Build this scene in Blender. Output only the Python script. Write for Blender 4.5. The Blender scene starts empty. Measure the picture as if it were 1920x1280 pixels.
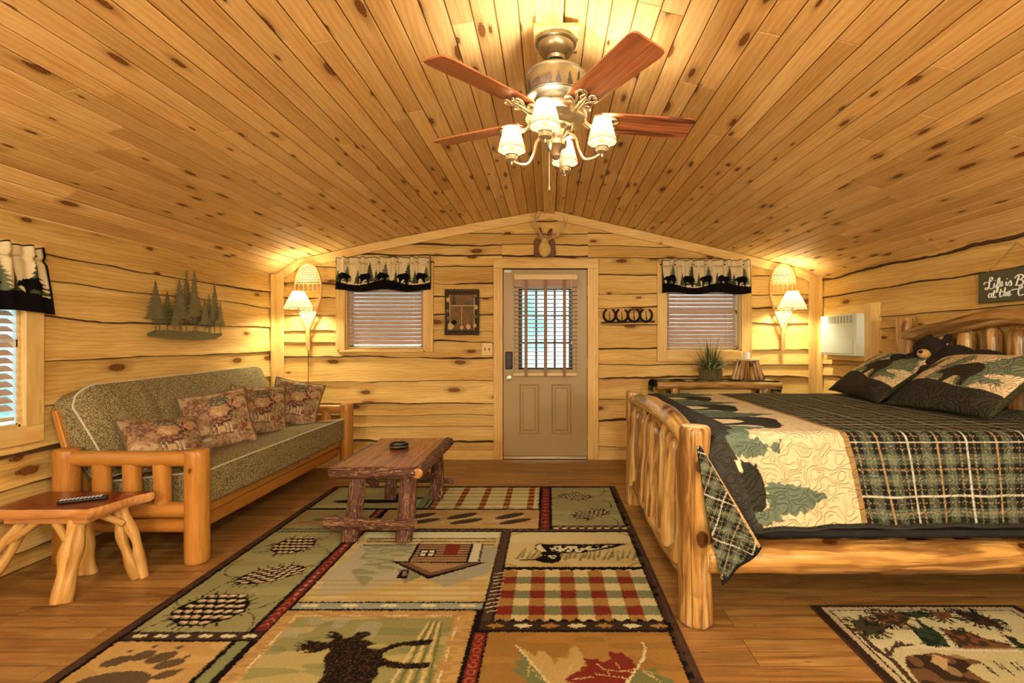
import bpy, math, random
import numpy as np
from mathutils import Vector, Matrix, noise
R = math.radians
PI = math.pi
random.seed(7)
rng = np.random.default_rng(5)
C = bpy.context.scene.collection
F, VX, HY, CZ = 920.0, 1030.0, 640.0, 1.28       # focal length in pixels, vanishing point, eye height
BY, LX, RX, FY = 5.35, -3.0, 2.94, -1.7           # back, left, right, front wall

def on_z(px, py, z=0.0):
    Y = F*(CZ-z)/(py-HY)
    return ((px-VX)/F*Y, Y)
def at_y(px, py, Y): return ((px-VX)/F*Y, CZ-(py-HY)/F*Y)
def bx_(px): return (px-VX)/F*BY
def bz_(py): return CZ-(py-HY)/F*BY

# ------------------------------------------------------------------ colour
TINT = (1.06, 0.84, 0.53)
def lin(c):
    c = c/255.0
    return c/12.92 if c <= 0.04045 else ((c+0.055)/1.055)**2.4
def P(r, g, b, k=1.0):
    return tuple(min(0.92, max(0.002, lin(c)/t*k*1.08)) for c, t in zip((r, g, b), TINT))+(1.0,)

# ------------------------------------------------------------------ tagging
def tag(o, label=None, cat=None, group=None, kind=None):
    if label: o['label'] = label
    if cat: o['category'] = cat
    if group: o['group'] = group
    if kind: o['kind'] = kind
    return o
def thing(name, label, cat, loc=(0, 0, 0), rot=(0, 0, 0), group=None):
    o = bpy.data.objects.new(name, None); C.objects.link(o)
    o.location = loc; o.rotation_euler = rot; o.empty_display_size = .1
    return tag(o, label, cat, group)
def struct_empty(name, loc=(0, 0, 0)):
    o = bpy.data.objects.new(name, None); C.objects.link(o); o.location = loc
    return tag(o, kind='structure')
def dup(root, loc=None, rot=None, label=None, group=None):
    r = root.copy(); C.objects.link(r)
    if loc is not None: r.location = loc
    if rot is not None: r.rotation_euler = rot
    if label: r['label'] = label
    if group: r['group'] = group
    for ch in list(root.children):
        c = ch.copy(); C.objects.link(c); c.parent = r
        for g in ch.children:
            d = g.copy(); C.objects.link(d); d.parent = c
    return r

# ------------------------------------------------------------------ mesh builder
class MB:
    def __init__(s):
        s.v = []; s.f = []; s.m = []; s.w = []; s.r = []
    def add(s, vs, fs, mi=0, wc=None, rv=None):
        b = len(s.v)
        off = Vector((random.uniform(0, 40), random.uniform(0, 40), random.uniform(0, 40)))
        s.v += [tuple(p) for p in vs]
        s.f += [tuple(i+b for i in f) for f in fs]
        s.m += ([mi]*len(fs) if isinstance(mi, int) else list(mi))
        if wc is None: wc = [Vector(p)+off for p in vs]
        s.w += [tuple(p) for p in wc]
        rv = random.random() if rv is None else rv
        s.r += [rv]*len(vs)
        return s
    def box(s, c, d, rot=None, mi=0, rv=None, taper=None):
        c = Vector(c); M = rot.to_3x3() if rot is not None else Matrix.Identity(3)
        vs = []; wc = []
        off = Vector((random.uniform(0, 40), random.uniform(0, 40), random.uniform(0, 40)))
        ax = max(range(3), key=lambda i: d[i]); o1, o2 = [(1, 2), (0, 2), (0, 1)][ax]
        for x in (-1, 1):
            for y in (-1, 1):
                for z in (-1, 1):
                    l = Vector((x*d[0]/2, y*d[1]/2, z*d[2]/2))
                    if taper and z > 0: l.x *= taper; l.y *= taper
                    vs.append(c+M @ l); wc.append(Vector((l[ax], l[o1], l[o2]))+off)
        fs = [(0, 1, 3, 2), (4, 6, 7, 5), (0, 4, 5, 1), (2, 3, 7, 6), (0, 2, 6, 4), (1, 5, 7, 3)]
        return s.add(vs, fs, mi, wc, rv)
    def tube(s, pts, rad, seg=12, wob=0.0, caps='flat', mi=0, rv=None, flat=1.0, lump=None, closed=False, capmi=None):
        pts = [Vector(p) for p in pts]; n = len(pts)
        if not hasattr(rad, '__len__'): rad = [rad]*n
        ring = []; vs = []; wc = []; L = 0.0
        off = Vector((random.uniform(0, 40), random.uniform(0, 40), random.uniform(0, 40)))
        def tan(i):
            if closed: return (pts[(i+1) % n]-pts[i-1]).normalized()
            a = pts[max(i-1, 0)]; b = pts[min(i+1, n-1)]
            return (b-a).normalized()
        t0 = tan(0)
        up = Vector((0, 0, 1)) if abs(t0.z) < .9 else Vector((1, 0, 0))
        nx = t0.cross(up).normalized()
        for i in range(n):
            t = tan(i)
            nx = (nx-t*nx.dot(t)).normalized(); ny = t.cross(nx)
            if i: L += (pts[i]-pts[i-1]).length
            for k in range(seg):
                a = 2*PI*k/seg; r = rad[i]
                if wob:
                    r *= 1+wob*noise.noise(Vector((L*5, math.cos(a)*1.3, math.sin(a)*1.3))+off)
                if lump:
                    for (lt, la, lh, lw) in lump:
                        dd = ((i/(n-1)-lt)/lw)**2+((math.atan2(math.sin(a-la), math.cos(a-la)))/.5)**2
                        r += lh*math.exp(-dd)
                d = nx*math.cos(a)*r+ny*math.sin(a)*r*flat
                vs.append(pts[i]+d); wc.append(Vector((L, math.cos(a)*r, math.sin(a)*r))+off)
        fs = []; ms = []
        for i in range(n if closed else n-1):
            j = (i+1) % n
            for k in range(seg):
                k2 = (k+1) % seg
                fs.append((i*seg+k, i*seg+k2, j*seg+k2, j*seg+k)); ms.append(mi)
        if not closed and caps:
            cm = mi if capmi is None else capmi
            fs.append(tuple(reversed(range(seg)))); ms.append(cm)
            fs.append(tuple((n-1)*seg+k for k in range(seg))); ms.append(cm)
        return s.add(vs, fs, ms, wc, rv)
    def log(s, a, b, r0, r1=None, seg=18, n=14, wob=.12, bend=.01, rounded=True, mi=0, rv=None, lump=None, point=0, capmi=None):
        a = Vector(a); b = Vector(b); r1 = r0 if r1 is None else r1
        L = (b-a).length; o = Vector((random.uniform(0, 50), 3, 7)); pts = []; rad = []
        ts = [i/(n-1) for i in range(n)]
        if rounded:
            e = min(.3, r0*.25/L); ts = [0, e*.4, e]+[e+(1-2*e)*i/(n-1) for i in range(1, n-1)]+[1-e, 1-e*.4, 1]
        for k, t in enumerate(ts):
            p = a.lerp(b, t)
            w = noise.noise_vector(o+Vector((t*L*1.4, 0, 0)))*bend*math.sin(PI*min(max(t, 0), 1))
            r = r0+(r1-r0)*t
            if rounded and k in (0, len(ts)-1): r *= .82
            if rounded and k in (1, len(ts)-2): r *= .95
            if point:
                dend = (1-t)*L
                if dend < point: r *= .12+.88*(dend/point)
            pts.append(p+w); rad.append(r)
        return s.tube(pts, rad, seg, wob, mi=mi, rv=rv, lump=lump, capmi=capmi)
    def lathe(s, prof, c=(0, 0, 0), seg=24, M=None, mi=0, rv=None):
        c = Vector(c); M = M.to_3x3() if M is not None else Matrix.Identity(3)
        vs = []; n = len(prof)
        for (r, z) in prof:
            for k in range(seg):
                a = 2*PI*k/seg
                vs.append(c+M @ Vector((r*math.cos(a), r*math.sin(a), z)))
        fs = []
        for i in range(n-1):
            for k in range(seg):
                k2 = (k+1) % seg
                fs.append((i*seg+k, i*seg+k2, (i+1)*seg+k2, (i+1)*seg+k))
        if prof[0][0] > 1e-4: fs.append(tuple(reversed(range(seg))))
        if prof[-1][0] > 1e-4: fs.append(tuple((n-1)*seg+k for k in range(seg)))
        return s.add(vs, fs, mi, None, rv)
    def prism(s, poly, th, M, mi=0, rv=None, sidemi=None):
        n = len(poly)
        l0 = [Vector((x, y, 0)) for x, y in poly]; l1 = [Vector((x, y, th)) for x, y in poly]
        off = Vector((random.uniform(0, 40), random.uniform(0, 40), random.uniform(0, 40)))
        vs = [M @ p for p in l0+l1]; wc = [p+off for p in l0+l1]
        fs = [tuple(reversed(range(n))), tuple(range(n, 2*n))]+[(i, (i+1) % n, n+(i+1) % n, n+i) for i in range(n)]
        sm = mi if sidemi is None else sidemi
        return s.add(vs, fs, [mi, mi]+[sm]*n, wc, rv)
    def ball(s, c, r, seg=16, rings=10, M=None, mi=0, rv=None, nz=0, nf=8):
        c = Vector(c); rr = r if hasattr(r, '__len__') else (r, r, r)
        M = M.to_3x3() if M is not None else Matrix.Identity(3)
        vs = [c+M @ Vector((0, 0, -rr[2]))]
        for i in range(1, rings):
            t = PI*i/rings
            for k in range(seg):
                a = 2*PI*k/seg
                d = Vector((math.sin(t)*math.cos(a), math.sin(t)*math.sin(a), -math.cos(t)))
                f = 1+nz*noise.noise(d*nf*.3+c*nf)
                vs.append(c+M @ Vector((d.x*rr[0]*f, d.y*rr[1]*f, d.z*rr[2]*f)))
        vs.append(c+M @ Vector((0, 0, rr[2])))
        fs = [(0, 1+(k+1) % seg, 1+k) for k in range(seg)]
        for i in range(rings-2):
            for k in range(seg):
                k2 = (k+1) % seg; a = 1+i*seg
                fs.append((a+k, a+k2, a+seg+k2, a+seg+k))
        a = 1+(rings-2)*seg; e = len(vs)-1
        fs += [(a+k, a+(k+1) % seg, e) for k in range(seg)]
        return s.add(vs, fs, mi, None, rv)
    def build(s, name, mats, parent=None, smooth=40, bevel=0, segs=2, loc=None, label=None):
        me = bpy.data.meshes.new(name)
        me.from_pydata(s.v, [], s.f)
        if not hasattr(mats, '__len__'): mats = [mats]
        for m in mats: me.materials.append(m)
        me.polygons.foreach_set('material_index', s.m)
        a = me.attributes.new('wc', 'FLOAT_VECTOR', 'POINT'); a.data.foreach_set('vector', [c for p in s.w for c in p])
        a = me.attributes.new('rv', 'FLOAT', 'POINT'); a.data.foreach_set('value', s.r)
        me.update()
        if smooth:
            me.shade_smooth() if hasattr(me, 'shade_smooth') else None
            me.set_sharp_from_angle(angle=R(smooth))
        o = bpy.data.objects.new(name, me); C.objects.link(o)
        if parent: o.parent = parent
        if loc: o.location = loc
        if label: o['label'] = label
        if bevel:
            b = o.modifiers.new('bevel', 'BEVEL'); b.width = bevel; b.segments = segs; b.limit_method = 'ANGLE'; b.angle_limit = R(40)
        return o
def struct(name, mb, mats, parent=None, **k):
    o = mb.build(name, mats, parent, **k)
    if parent is None: o['kind'] = 'structure'
    return o

def axes(o, ex, ey):
    """matrix with local x along ex, y along ey, z = ex x ey"""
    ex = Vector(ex).normalized(); ey = Vector(ey).normalized(); ez = ex.cross(ey)
    M = Matrix((ex, ey, ez)).transposed().to_4x4(); M.translation = Vector(o)
    return M

# ------------------------------------------------------------------ painted grids (woven / printed pattern as vertex colours)
class Canvas:
    def __init__(s, x0, x1, y0, y1, res, bg, jit=0.0):
        s.nx = int(round((x1-x0)/res))+1; s.ny = int(round((y1-y0)/res))+1
        s.x = np.linspace(x0, x1, s.nx); s.y = np.linspace(y0, y1, s.ny)
        s.X, s.Y = np.meshgrid(s.x, s.y)
        s.JX = s.X+jit*rng.normal(size=s.X.shape); s.JY = s.Y+jit*rng.normal(size=s.X.shape)
        s.img = np.zeros(s.X.shape+(3,)); s.img[:] = bg[:3]
    def poly(s, pts, col, clip=None):
        pts = np.array(pts); inside = np.zeros(s.X.shape, bool)
        j = len(pts)-1
        for i in range(len(pts)):
            xi, yi = pts[i]; xj, yj = pts[j]
            if yi != yj:
                c = ((yi > s.JY) != (yj > s.JY)) & (s.JX < (xj-xi)*(s.JY-yi)/(yj-yi)+xi)
                inside ^= c
            j = i
        if clip is not None: inside &= clip
        s.img[inside] = col[:3]; return inside
    def rect(s, x0, x1, y0, y1, col):
        m = (s.JX >= min(x0, x1)) & (s.JX <= max(x0, x1)) & (s.JY >= min(y0, y1)) & (s.JY <= max(y0, y1))
        s.img[m] = col[:3]; return m
    def ell(s, cx, cy, rx, ry, rot, col, clip=None):
        dx = s.JX-cx; dy = s.JY-cy; c, n = math.cos(rot), math.sin(rot)
        m = ((dx*c+dy*n)/rx)**2+((-dx*n+dy*c)/ry)**2 <= 1
        if clip is not None: m &= clip
        s.img[m] = col[:3]; return m
    def line(s, pts, w, col, dash=None):
        for (x0, y0), (x1, y1) in zip(pts[:-1], pts[1:]):
            dx, dy = x1-x0, y1-y0; L = math.hypot(dx, dy)
            if L < 1e-6: continue
            t = ((s.JX-x0)*dx+(s.JY-y0)*dy)/L; d = np.abs((s.JX-x0)*dy-(s.JY-y0)*dx)/L
            m = (d <= w/2) & (t >= -w*.3) & (t <= L+w*.3)
            if dash: m &= (np.mod(t, dash) < dash*.6)
            s.img[m] = col[:3]
    def mix(s, m, col, a):
        s.img[m] = s.img[m]*(1-a)+np.array(col[:3])*a

def grid_mesh(name, pos, col, mat, parent=None, extra=None):
    """pos (ny,nx,3), col (ny,nx,3) -> object with 'col' colour attribute"""
    ny, nx = pos.shape[:2]
    me = bpy.data.meshes.new(name)
    nv = nx*ny; me.vertices.add(nv); me.vertices.foreach_set('co', pos.reshape(-1).astype(np.float32))
    i = np.arange((ny-1)*(nx-1)); r = i//(nx-1); c = i % (nx-1); a = r*nx+c
    q = np.stack([a, a+1, a+nx+1, a+nx], 1).astype(np.int32)
    me.loops.add(q.size); me.loops.foreach_set('vertex_index', q.reshape(-1))
    me.polygons.add(len(q)); me.polygons.foreach_set('loop_start', np.arange(0, q.size, 4, dtype=np.int32))
    try: me.polygons.foreach_set('loop_total', np.full(len(q), 4, dtype=np.int32))
    except Exception: pass
    me.update(calc_edges=True); me.validate()
    at = me.color_attributes.new('col', 'FLOAT_COLOR', 'POINT')
    cc = np.ones((nv, 4), np.float32); cc[:, :3] = col.reshape(-1, 3)
    at.data.foreach_set('color', cc.reshape(-1))
    me.materials.append(mat)
    me.shade_smooth()
    o = bpy.data.objects.new(name, me); C.objects.link(o)
    if parent: o.parent = parent
    return o
def vnoise(X, Y, sc, seed=0):
    """smooth value noise, numpy"""
    r = np.random.default_rng(seed); G = r.random((64, 64))
    x = X*sc+100; y = Y*sc+100
    xi = np.floor(x).astype(int); yi = np.floor(y).astype(int); fx = x-xi; fy = y-yi
    fx = fx*fx*(3-2*fx); fy = fy*fy*(3-2*fy)
    g = lambda a, b: G[a % 64, b % 64]
    return (g(xi, yi)*(1-fx)+g(xi+1, yi)*fx)*(1-fy)+(g(xi, yi+1)*(1-fx)+g(xi+1, yi+1)*fx)*fy
# ================================================================== materials
class NT:
    def __init__(s, name):
        s.m = bpy.data.materials.new(name); s.m.use_nodes = True
        s.t = s.m.node_tree; s.t.nodes.clear()
        s.out = s.n('ShaderNodeOutputMaterial'); s.b = s.n('ShaderNodeBsdfPrincipled')
        s.l(s.b.outputs[0], s.out.inputs[0])
    def n(s, ty, **k):
        x = s.t.nodes.new(ty)
        for a, b in k.items(): setattr(x, a, b)
        return x
    def l(s, a, b): s.t.links.new(a, b)
    def set(s, **k):
        for a, v in k.items():
            i = s.b.inputs[a.replace('_', ' ')]
            if hasattr(v, 'is_linked'): s.l(v, i)
            else: i.default_value = v
    def attr(s, name): return s.n('ShaderNodeAttribute', attribute_name=name)
    def math(s, op, a, b=None, c=None, clamp=False):
        x = s.n('ShaderNodeMath', operation=op, use_clamp=clamp)
        for i, v in enumerate((a, b, c)):
            if v is None: continue
            if hasattr(v, 'is_linked'): s.l(v, x.inputs[i])
            else: x.inputs[i].default_value = v
        return x.outputs[0]
    def vmul(s, v, k, add=(0, 0, 0)):
        x = s.n('ShaderNodeVectorMath', operation='MULTIPLY_ADD'); s.l(v, x.inputs[0])
        x.inputs[1].default_value = k; x.inputs[2].default_value = add
        return x.outputs[0]
    def noise(s, v, scale=1, detail=2, rough=.5, dist=0):
        x = s.n('ShaderNodeTexNoise'); s.l(v, x.inputs['Vector'])
        x.inputs['Scale'].default_value = scale; x.inputs['Detail'].default_value = detail
        x.inputs['Roughness'].default_value = rough; x.inputs['Distortion'].default_value = dist
        return x.outputs['Fac']
    def ramp(s, f, stops):
        x = s.n('ShaderNodeValToRGB'); s.l(f, x.inputs[0]); e = x.color_ramp.elements
        while len(e) < len(stops): e.new(.5)
        for el, (p, c) in zip(e, stops): el.position = p; el.color = c if len(c) == 4 else tuple(c)+(1,)
        return x.outputs[0]
    def mix(s, f, a, b, mode='MIX'):
        x = s.n('ShaderNodeMix', data_type='RGBA', blend_type=mode)
        for i, v in ((0, f), (6, a), (7, b)):
            if hasattr(v, 'is_linked'): s.l(v, x.inputs[i])
            else: x.inputs[i].default_value = v
        return x.outputs[2]
    def smooth(s, v, a, b, lo=0., hi=1.):
        x = s.n('ShaderNodeMapRange', interpolation_type='SMOOTHSTEP'); s.l(v, x.inputs[0])
        for i, q in enumerate((a, b, lo, hi)):
            if hasattr(q, 'is_linked'): s.l(q, x.inputs[i+1])
            else: x.inputs[i+1].default_value = q
        return x.outputs[0]
    def bump(s, h, strength=.3, dist=.002):
        x = s.n('ShaderNodeBump'); s.l(h, x.inputs['Height'])
        x.inputs['Strength'].default_value = strength; x.inputs['Distance'].default_value = dist
        s.l(x.outputs[0], s.b.inputs['Normal']); return x

def g(v): return (v, v, v, 1)
def wood(name, dark, mid, light, knots=.4, knotcol=None, rough=.45, grain=1.0, bump=.25, kscale=(4.5, 8, 8), var=.3, streak=None, fine=.12, ksize=1.0, flatk=False, slo=.56):
    t = NT(name); A = t.attr('wc').outputs['Vector']; rv = t.attr('rv').outputs['Fac']
    n1 = t.noise(t.vmul(A, (.9, 7, 7)), 1, 3, .55, .6)
    wv = t.n('ShaderNodeTexWave', wave_type='BANDS', bands_direction='Y'); t.l(t.vmul(A, (.22, 1, 1)), wv.inputs['Vector'])
    wv.inputs['Scale'].default_value = 11*grain; wv.inputs['Distortion'].default_value = 9; wv.inputs['Detail'].default_value = 2; wv.inputs['Detail Scale'].default_value = 1.2
    f = t.math('ADD', t.math('MULTIPLY', n1, .75), t.math('MULTIPLY_ADD', wv.outputs['Fac'], .13, .07))
    col = t.ramp(f, [(.25, dark), (.52, mid), (.8, light)])
    n2 = t.noise(t.vmul(A, (5, 170, 170)), 1, 2, .6)
    col = t.mix(1.0, col, t.ramp(n2, [(.3, g(1-fine*1.6)), (.7, g(1+fine))]), 'MULTIPLY')
    if streak:
        sn = t.noise(t.vmul(A, (1.1, 16, 16), (9, 4, 2)), 1, 4, .65, .8)
        col = t.mix(t.smooth(sn, slo, slo+.13, 0, .8), col, streak)
    # knots
    vo = t.n('ShaderNodeTexVoronoi', voronoi_dimensions='2D' if flatk else '3D'); t.l(t.vmul(A, kscale), vo.inputs['Vector']); vo.inputs['Scale'].default_value = 1
    d = vo.outputs['Distance']; sep = t.n('ShaderNodeSeparateColor'); t.l(vo.outputs['Color'], sep.inputs[0])
    on = t.math('LESS_THAN', sep.outputs[0], knots)
    rad = t.math('MULTIPLY_ADD', sep.outputs[1], .13*ksize, .05*ksize)
    dn = t.math('ADD', d, t.math('MULTIPLY_ADD', t.noise(t.vmul(A, (25, 50, 50)), 1, 2), .10, -.05))
    k = t.math('MULTIPLY', t.smooth(dn, rad, t.math('MULTIPLY', rad, 1.35), 1, 0), on)
    halo = t.math('MULTIPLY', t.smooth(dn, rad, t.math('MULTIPLY', rad, 3.2), .55, 0), on)
    kc = knotcol or (dark[0]*.25, dark[1]*.18, dark[2]*.15, 1)
    col = t.mix(halo, col, tuple(c*.55 for c in dark[:3])+(1,))
    ring = t.math('SINE', t.math('MULTIPLY', d, 110))
    kcol = t.mix(t.smooth(ring, -.4, .9), kc, tuple(min(1, c*1.9) for c in kc[:3])+(1,))
    col = t.mix(k, col, kcol)
    vv = t.math('MULTIPLY_ADD', rv, var, 1-var*.55)
    cmb = t.n('ShaderNodeCombineColor')
    t.l(vv, cmb.inputs[0]); t.l(t.math('POWER', vv, 1.15), cmb.inputs[1]); t.l(t.math('POWER', vv, 1.4), cmb.inputs[2])
    col = t.mix(1.0, col, cmb.outputs[0], 'MULTIPLY')
    t.set(Base_Color=col, Roughness=rough)
    t.b.inputs['Specular IOR Level'].default_value = .25 if flatk else .5
    t.bump(t.math('ADD', n2, t.math('MULTIPLY', k, -.8)), bump, .0015)
    return t.m

def plain(name, col, rough=.6, metal=0, nz=.12, nscale=30, bump=0, bscale=200, coat=0, spec=None):
    t = NT(name); co = t.n('ShaderNodeTexCoord').outputs['Object']
    c = t.mix(t.noise(co, nscale, 3), tuple(x*(1-nz) for x in col[:3])+(1,), tuple(min(1, x*(1+nz)) for x in col[:3])+(1,))
    t.set(Base_Color=c, Roughness=rough, Metallic=metal)
    if coat: t.set(Coat_Weight=coat, Coat_Roughness=.12)
    if bump: t.bump(t.noise(co, bscale, 3), bump, .002)
    return t.m

def painted(name, rough=.85, kind='plain', nz=.2, nscale=250):
    t = NT(name); c = t.attr('col').outputs['Color']; co = t.n('ShaderNodeTexCoord').outputs['Object']
    nn = t.noise(co, nscale, 3, .7)
    c = t.mix(1.0, c, t.ramp(nn, [(.3, g(1-nz*1.3)), (.7, g(1+nz))]), 'MULTIPLY')
    c = t.mix(1.0, c, (1, .93, .86, 1), 'MULTIPLY')
    t.set(Base_Color=c, Roughness=rough)
    if kind == 'quilt':      # meandering quilting stitch
        v = t.noise(co, 17, 0, .5, .5)
        s1 = t.math('ABSOLUTE', t.math('SUBTRACT', t.math('FRACT', t.math('MULTIPLY', v, 6)), .5))
        h = t.smooth(s1, .0, .36)
        t.bump(h, .8, .008)
    elif kind == 'pile':
        t.bump(nn, .9, .006)
    else: t.bump(nn, .35, .002)
    t.b.inputs['Specular IOR Level'].default_value = .08
    return t.m

M = {}
M['wall'] = wood('pine_siding', P(186, 130, 55), P(216, 166, 82), P(235, 192, 108), knots=.30, kscale=(2.2, 6, 6), var=.22, rough=.5, fine=.07, ksize=.75, flatk=True)
M['ceil'] = wood('pine_ceiling', P(196, 136, 62), P(220, 166, 88), P(236, 188, 110), knots=.34, kscale=(3.0, 10, 10), var=.26, rough=.5, fine=.06, ksize=.8, flatk=True)
M['trim'] = wood('pine_trim', P(196, 138, 62), P(222, 172, 88), P(236, 194, 112), knots=.16, var=.12, rough=.45, fine=.06, ksize=.7)
M['bark'] = plain('bark_edge', P(74, 42, 16), .9, nz=.5, nscale=40, bump=.6)
M['groove'] = plain('groove_brown', P(72, 40, 18), .9)
M['futon_wood'] = wood('honey_lodge_pine', P(156, 92, 28), P(180, 114, 40), P(198, 132, 54), knots=.18, var=.12, rough=.35, fine=.07, ksize=.7)
M['log'] = wood('peeled_log', P(122, 72, 24), P(192, 138, 64), P(224, 184, 112), knots=.7, kscale=(6, 8, 8), var=.2, rough=.28, streak=P(92, 50, 18), bump=.4, fine=.12, slo=.47, ksize=1.2)
M['log_end'] = plain('log_end_grain', P(226, 186, 118), .5, nz=.2, nscale=50)
M['juniper'] = wood('juniper_leg', P(156, 104, 38), P(192, 138, 62), P(212, 160, 84), knots=.2, var=.1, rough=.4, streak=P(170, 112, 50), fine=.1)
M['stool_top'] = wood('red_stained_slab', P(84, 28, 8), P(116, 44, 14), P(146, 68, 26), knots=.3, var=.1, rough=.22, fine=.12)
M['stool_edge'] = wood('slab_edge', P(150, 84, 34), P(192, 126, 60), P(214, 152, 84), knots=.1, var=.1, rough=.35)
M['table_top'] = wood('coffee_table_top', P(98, 46, 14), P(148, 80, 32), P(182, 114, 50), knots=.2, var=.15, rough=.25, streak=P(84, 46, 20), fine=.12)
M['dark_leg'] = plain('dark_brown_wood', P(60, 34, 16), .6)
M['cherry'] = wood('fan_blade_cherry', P(140, 70, 34), P(180, 102, 54), P(200, 126, 72), knots=.0, var=.06, rough=.35, slo=.54, streak=P(60, 28, 14), fine=.2)
def bark_mat():
    t = NT('hickory_bark'); A = t.attr('wc').outputs['Vector']
    w = t.noise(t.vmul(A, (5, 42, 42)), 1, 3, .6, 1.2)
    s1 = t.math('ABSOLUTE', t.math('SUBTRACT', t.math('FRACT', t.math('MULTIPLY', w, 5)), .5))
    col = t.ramp(s1, [(.0, P(192, 150, 100)), (.07, P(132, 78, 44)), (.2, P(98, 50, 26)), (.45, P(60, 28, 14))])
    t.set(Base_Color=col, Roughness=.55); t.bump(t.smooth(s1, 0, .3, 1, 0), .8, .006)
    return t.m
M['hickory'] = bark_mat()
def floor_mat():
    t = NT('laminate_floor'); co = t.n('ShaderNodeTexCoord').outputs['Object']
    br = t.n('ShaderNodeTexBrick'); t.l(co, br.inputs['Vector']); br.offset = .37; br.offset_frequency = 3; br.squash = 1
    for k, v in (('Scale', 1), ('Mortar Size', .0012), ('Mortar Smooth', .1), ('Brick Width', .83), ('Row Height', .088)): br.inputs[k].default_value = v
    br.inputs['Color1'].default_value = g(0); br.inputs['Color2'].default_value = g(1); br.inputs['Mortar'].default_value = g(.5)
    seed = t.n('ShaderNodeCombineXYZ'); t.l(t.math('MULTIPLY', br.outputs['Color'], 37), seed.inputs[2])
    va = t.n('ShaderNodeVectorMath', operation='ADD'); t.l(co, va.inputs[0]); t.l(seed.outputs[0], va.inputs[1])
    n1 = t.noise(t.vmul(va.outputs[0], (1.4, 14, 1)), 1, 4, .6, .8)
    n2 = t.noise(t.vmul(va.outputs[0], (6, 110, 1)), 1, 3, .6)
    col = t.ramp(n1, [(.25, P(100, 60, 20)), (.48, P(150, 100, 44)), (.75, P(178, 130, 62))])
    col = t.mix(1, col, t.ramp(n2, [(.3, g(.8)), (.65, g(1.08))]), 'MULTIPLY')
    ck = t.noise(t.vmul(va.outputs[0], (5, 45, 1)), 1, 5, .7, 1.5)
    col = t.mix(t.smooth(ck, .62, .70), col, P(70, 36, 14))
    col = t.mix(1, col, t.ramp(br.outputs['Color'], [(0, g(.84)), (1, g(1.08))]), 'MULTIPLY')
    col = t.mix(br.outputs['Fac'], col, P(60, 32, 14))
    t.set(Base_Color=col, Roughness=t.ramp(n1, [(.2, g(.38)), (.8, g(.5))])); t.bump(n2, .08, .001)
    return t.m
M['floor'] = floor_mat()
def spec0(m, v=.1):
    m.node_tree.nodes['Principled BSDF'].inputs['Specular IOR Level'].default_value = v; return m
def futon_fab():
    t = NT('tweed_fabric'); co = t.attr('wc').outputs['Vector']
    v = t.n('ShaderNodeTexVoronoi', distance='CHEBYCHEV'); t.l(t.vmul(co, (150, 120, 140)), v.inputs['Vector']); v.inputs['Randomness'].default_value = .85; v.inputs['Scale'].default_value = 1
    n = t.noise(co, 6, 2)
    f = t.smooth(v.outputs['Distance'], .22, .52)
    col = t.mix(f, P(172, 148, 88), P(88, 72, 42))
    col = t.mix(t.math('MULTIPLY', n, .25), col, P(140, 112, 56))
    t.set(Base_Color=col, Roughness=.95); t.bump(f, -.5, .003)
    return t.m
M['tweed'] = futon_fab()
M['piping'] = plain('cream_piping', P(200, 178, 130), .8)
M['cloth'] = painted('printed_cloth', .9, 'plain', .14, 220)
M['quilt'] = painted('quilted_print', .85, 'quilt', .12, 400)
M['pile'] = painted('rug_pile', 1.0, 'pile', .26, 330)
M['cushion_back'] = plain('cushion_back_cloth', P(110, 82, 48), .95, nz=.3, nscale=150)
M['black_fab'] = plain('black_fabric', P(30, 30, 26), .8, nz=.3, nscale=60, bump=.3)
M['black_fur'] = plain('black_fur', P(26, 16, 10), .95, nz=.6, nscale=90, bump=1.0, bscale=160)
M['tan_fur'] = plain('tan_fur', P(188, 140, 72), .9, nz=.3, nscale=120, bump=.5)
M['glossblack'] = plain('gloss_black', P(14, 10, 8), .1)
M['white_fab'] = plain('white_sheet', P(232, 214, 176), .8)
M['door'] = plain('taupe_door_paint', P(170, 138, 84), .42, nz=.04, nscale=4)
M['blackmetal'] = plain('black_metal', P(28, 22, 18), .35, metal=.3)
M['iron'] = plain('dark_iron', P(26, 20, 16), .5, metal=.6)
M['nickel'] = plain('brushed_nickel', (.62, .56, .45, 1), .32, metal=.9, nz=.1, nscale=15)
M['bronze'] = plain('antique_bronze', (.30, .26, .18, 1), .35, metal=.85, nz=.25, nscale=20)
M['pewter'] = plain('pewter_green_metal', (.15, .155, .085, 1), .5, metal=.2, nz=.35, nscale=25)
M['ac'] = plain('ivory_plastic', P(222, 216, 176), .45, nz=.02)
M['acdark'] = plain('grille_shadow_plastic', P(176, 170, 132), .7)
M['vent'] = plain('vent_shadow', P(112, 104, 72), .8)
M['slat'] = plain('blind_slat', P(196, 152, 112), .45, nz=.05)
M['slat_tape'] = plain('blind_tape', P(146, 106, 72), .8)
M['rail'] = plain('blind_rail', P(214, 176, 110), .4, nz=.06)
M['cord'] = plain('blind_cord', P(222, 204, 170), .7)
M['vinyl'] = plain('white_vinyl_sash', P(220, 212, 190), .4)
M['switch'] = plain('almond_plate', P(220, 178, 104), .4, nz=.03)
M['antler'] = plain('antler_bone', P(186, 144, 84), .5, nz=.35, nscale=30, bump=.3)
M['hide'] = plain('deer_hide', P(206, 166, 86), .95, nz=.25, nscale=90, bump=.5)
M['shield'] = wood('walnut_shield', P(70, 34, 14), P(98, 50, 20), P(120, 66, 30), knots=0, var=.05, rough=.3)
M['leatherband'] = plain('dark_velvet', P(58, 34, 22), .8)
M['shoe'] = wood('ash_bentwood', P(198, 130, 58), P(214, 150, 74), P(228, 168, 90), knots=0, var=.05, rough=.35)
M['rawhide'] = plain('rawhide_lacing', P(238, 214, 150), .6)
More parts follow.
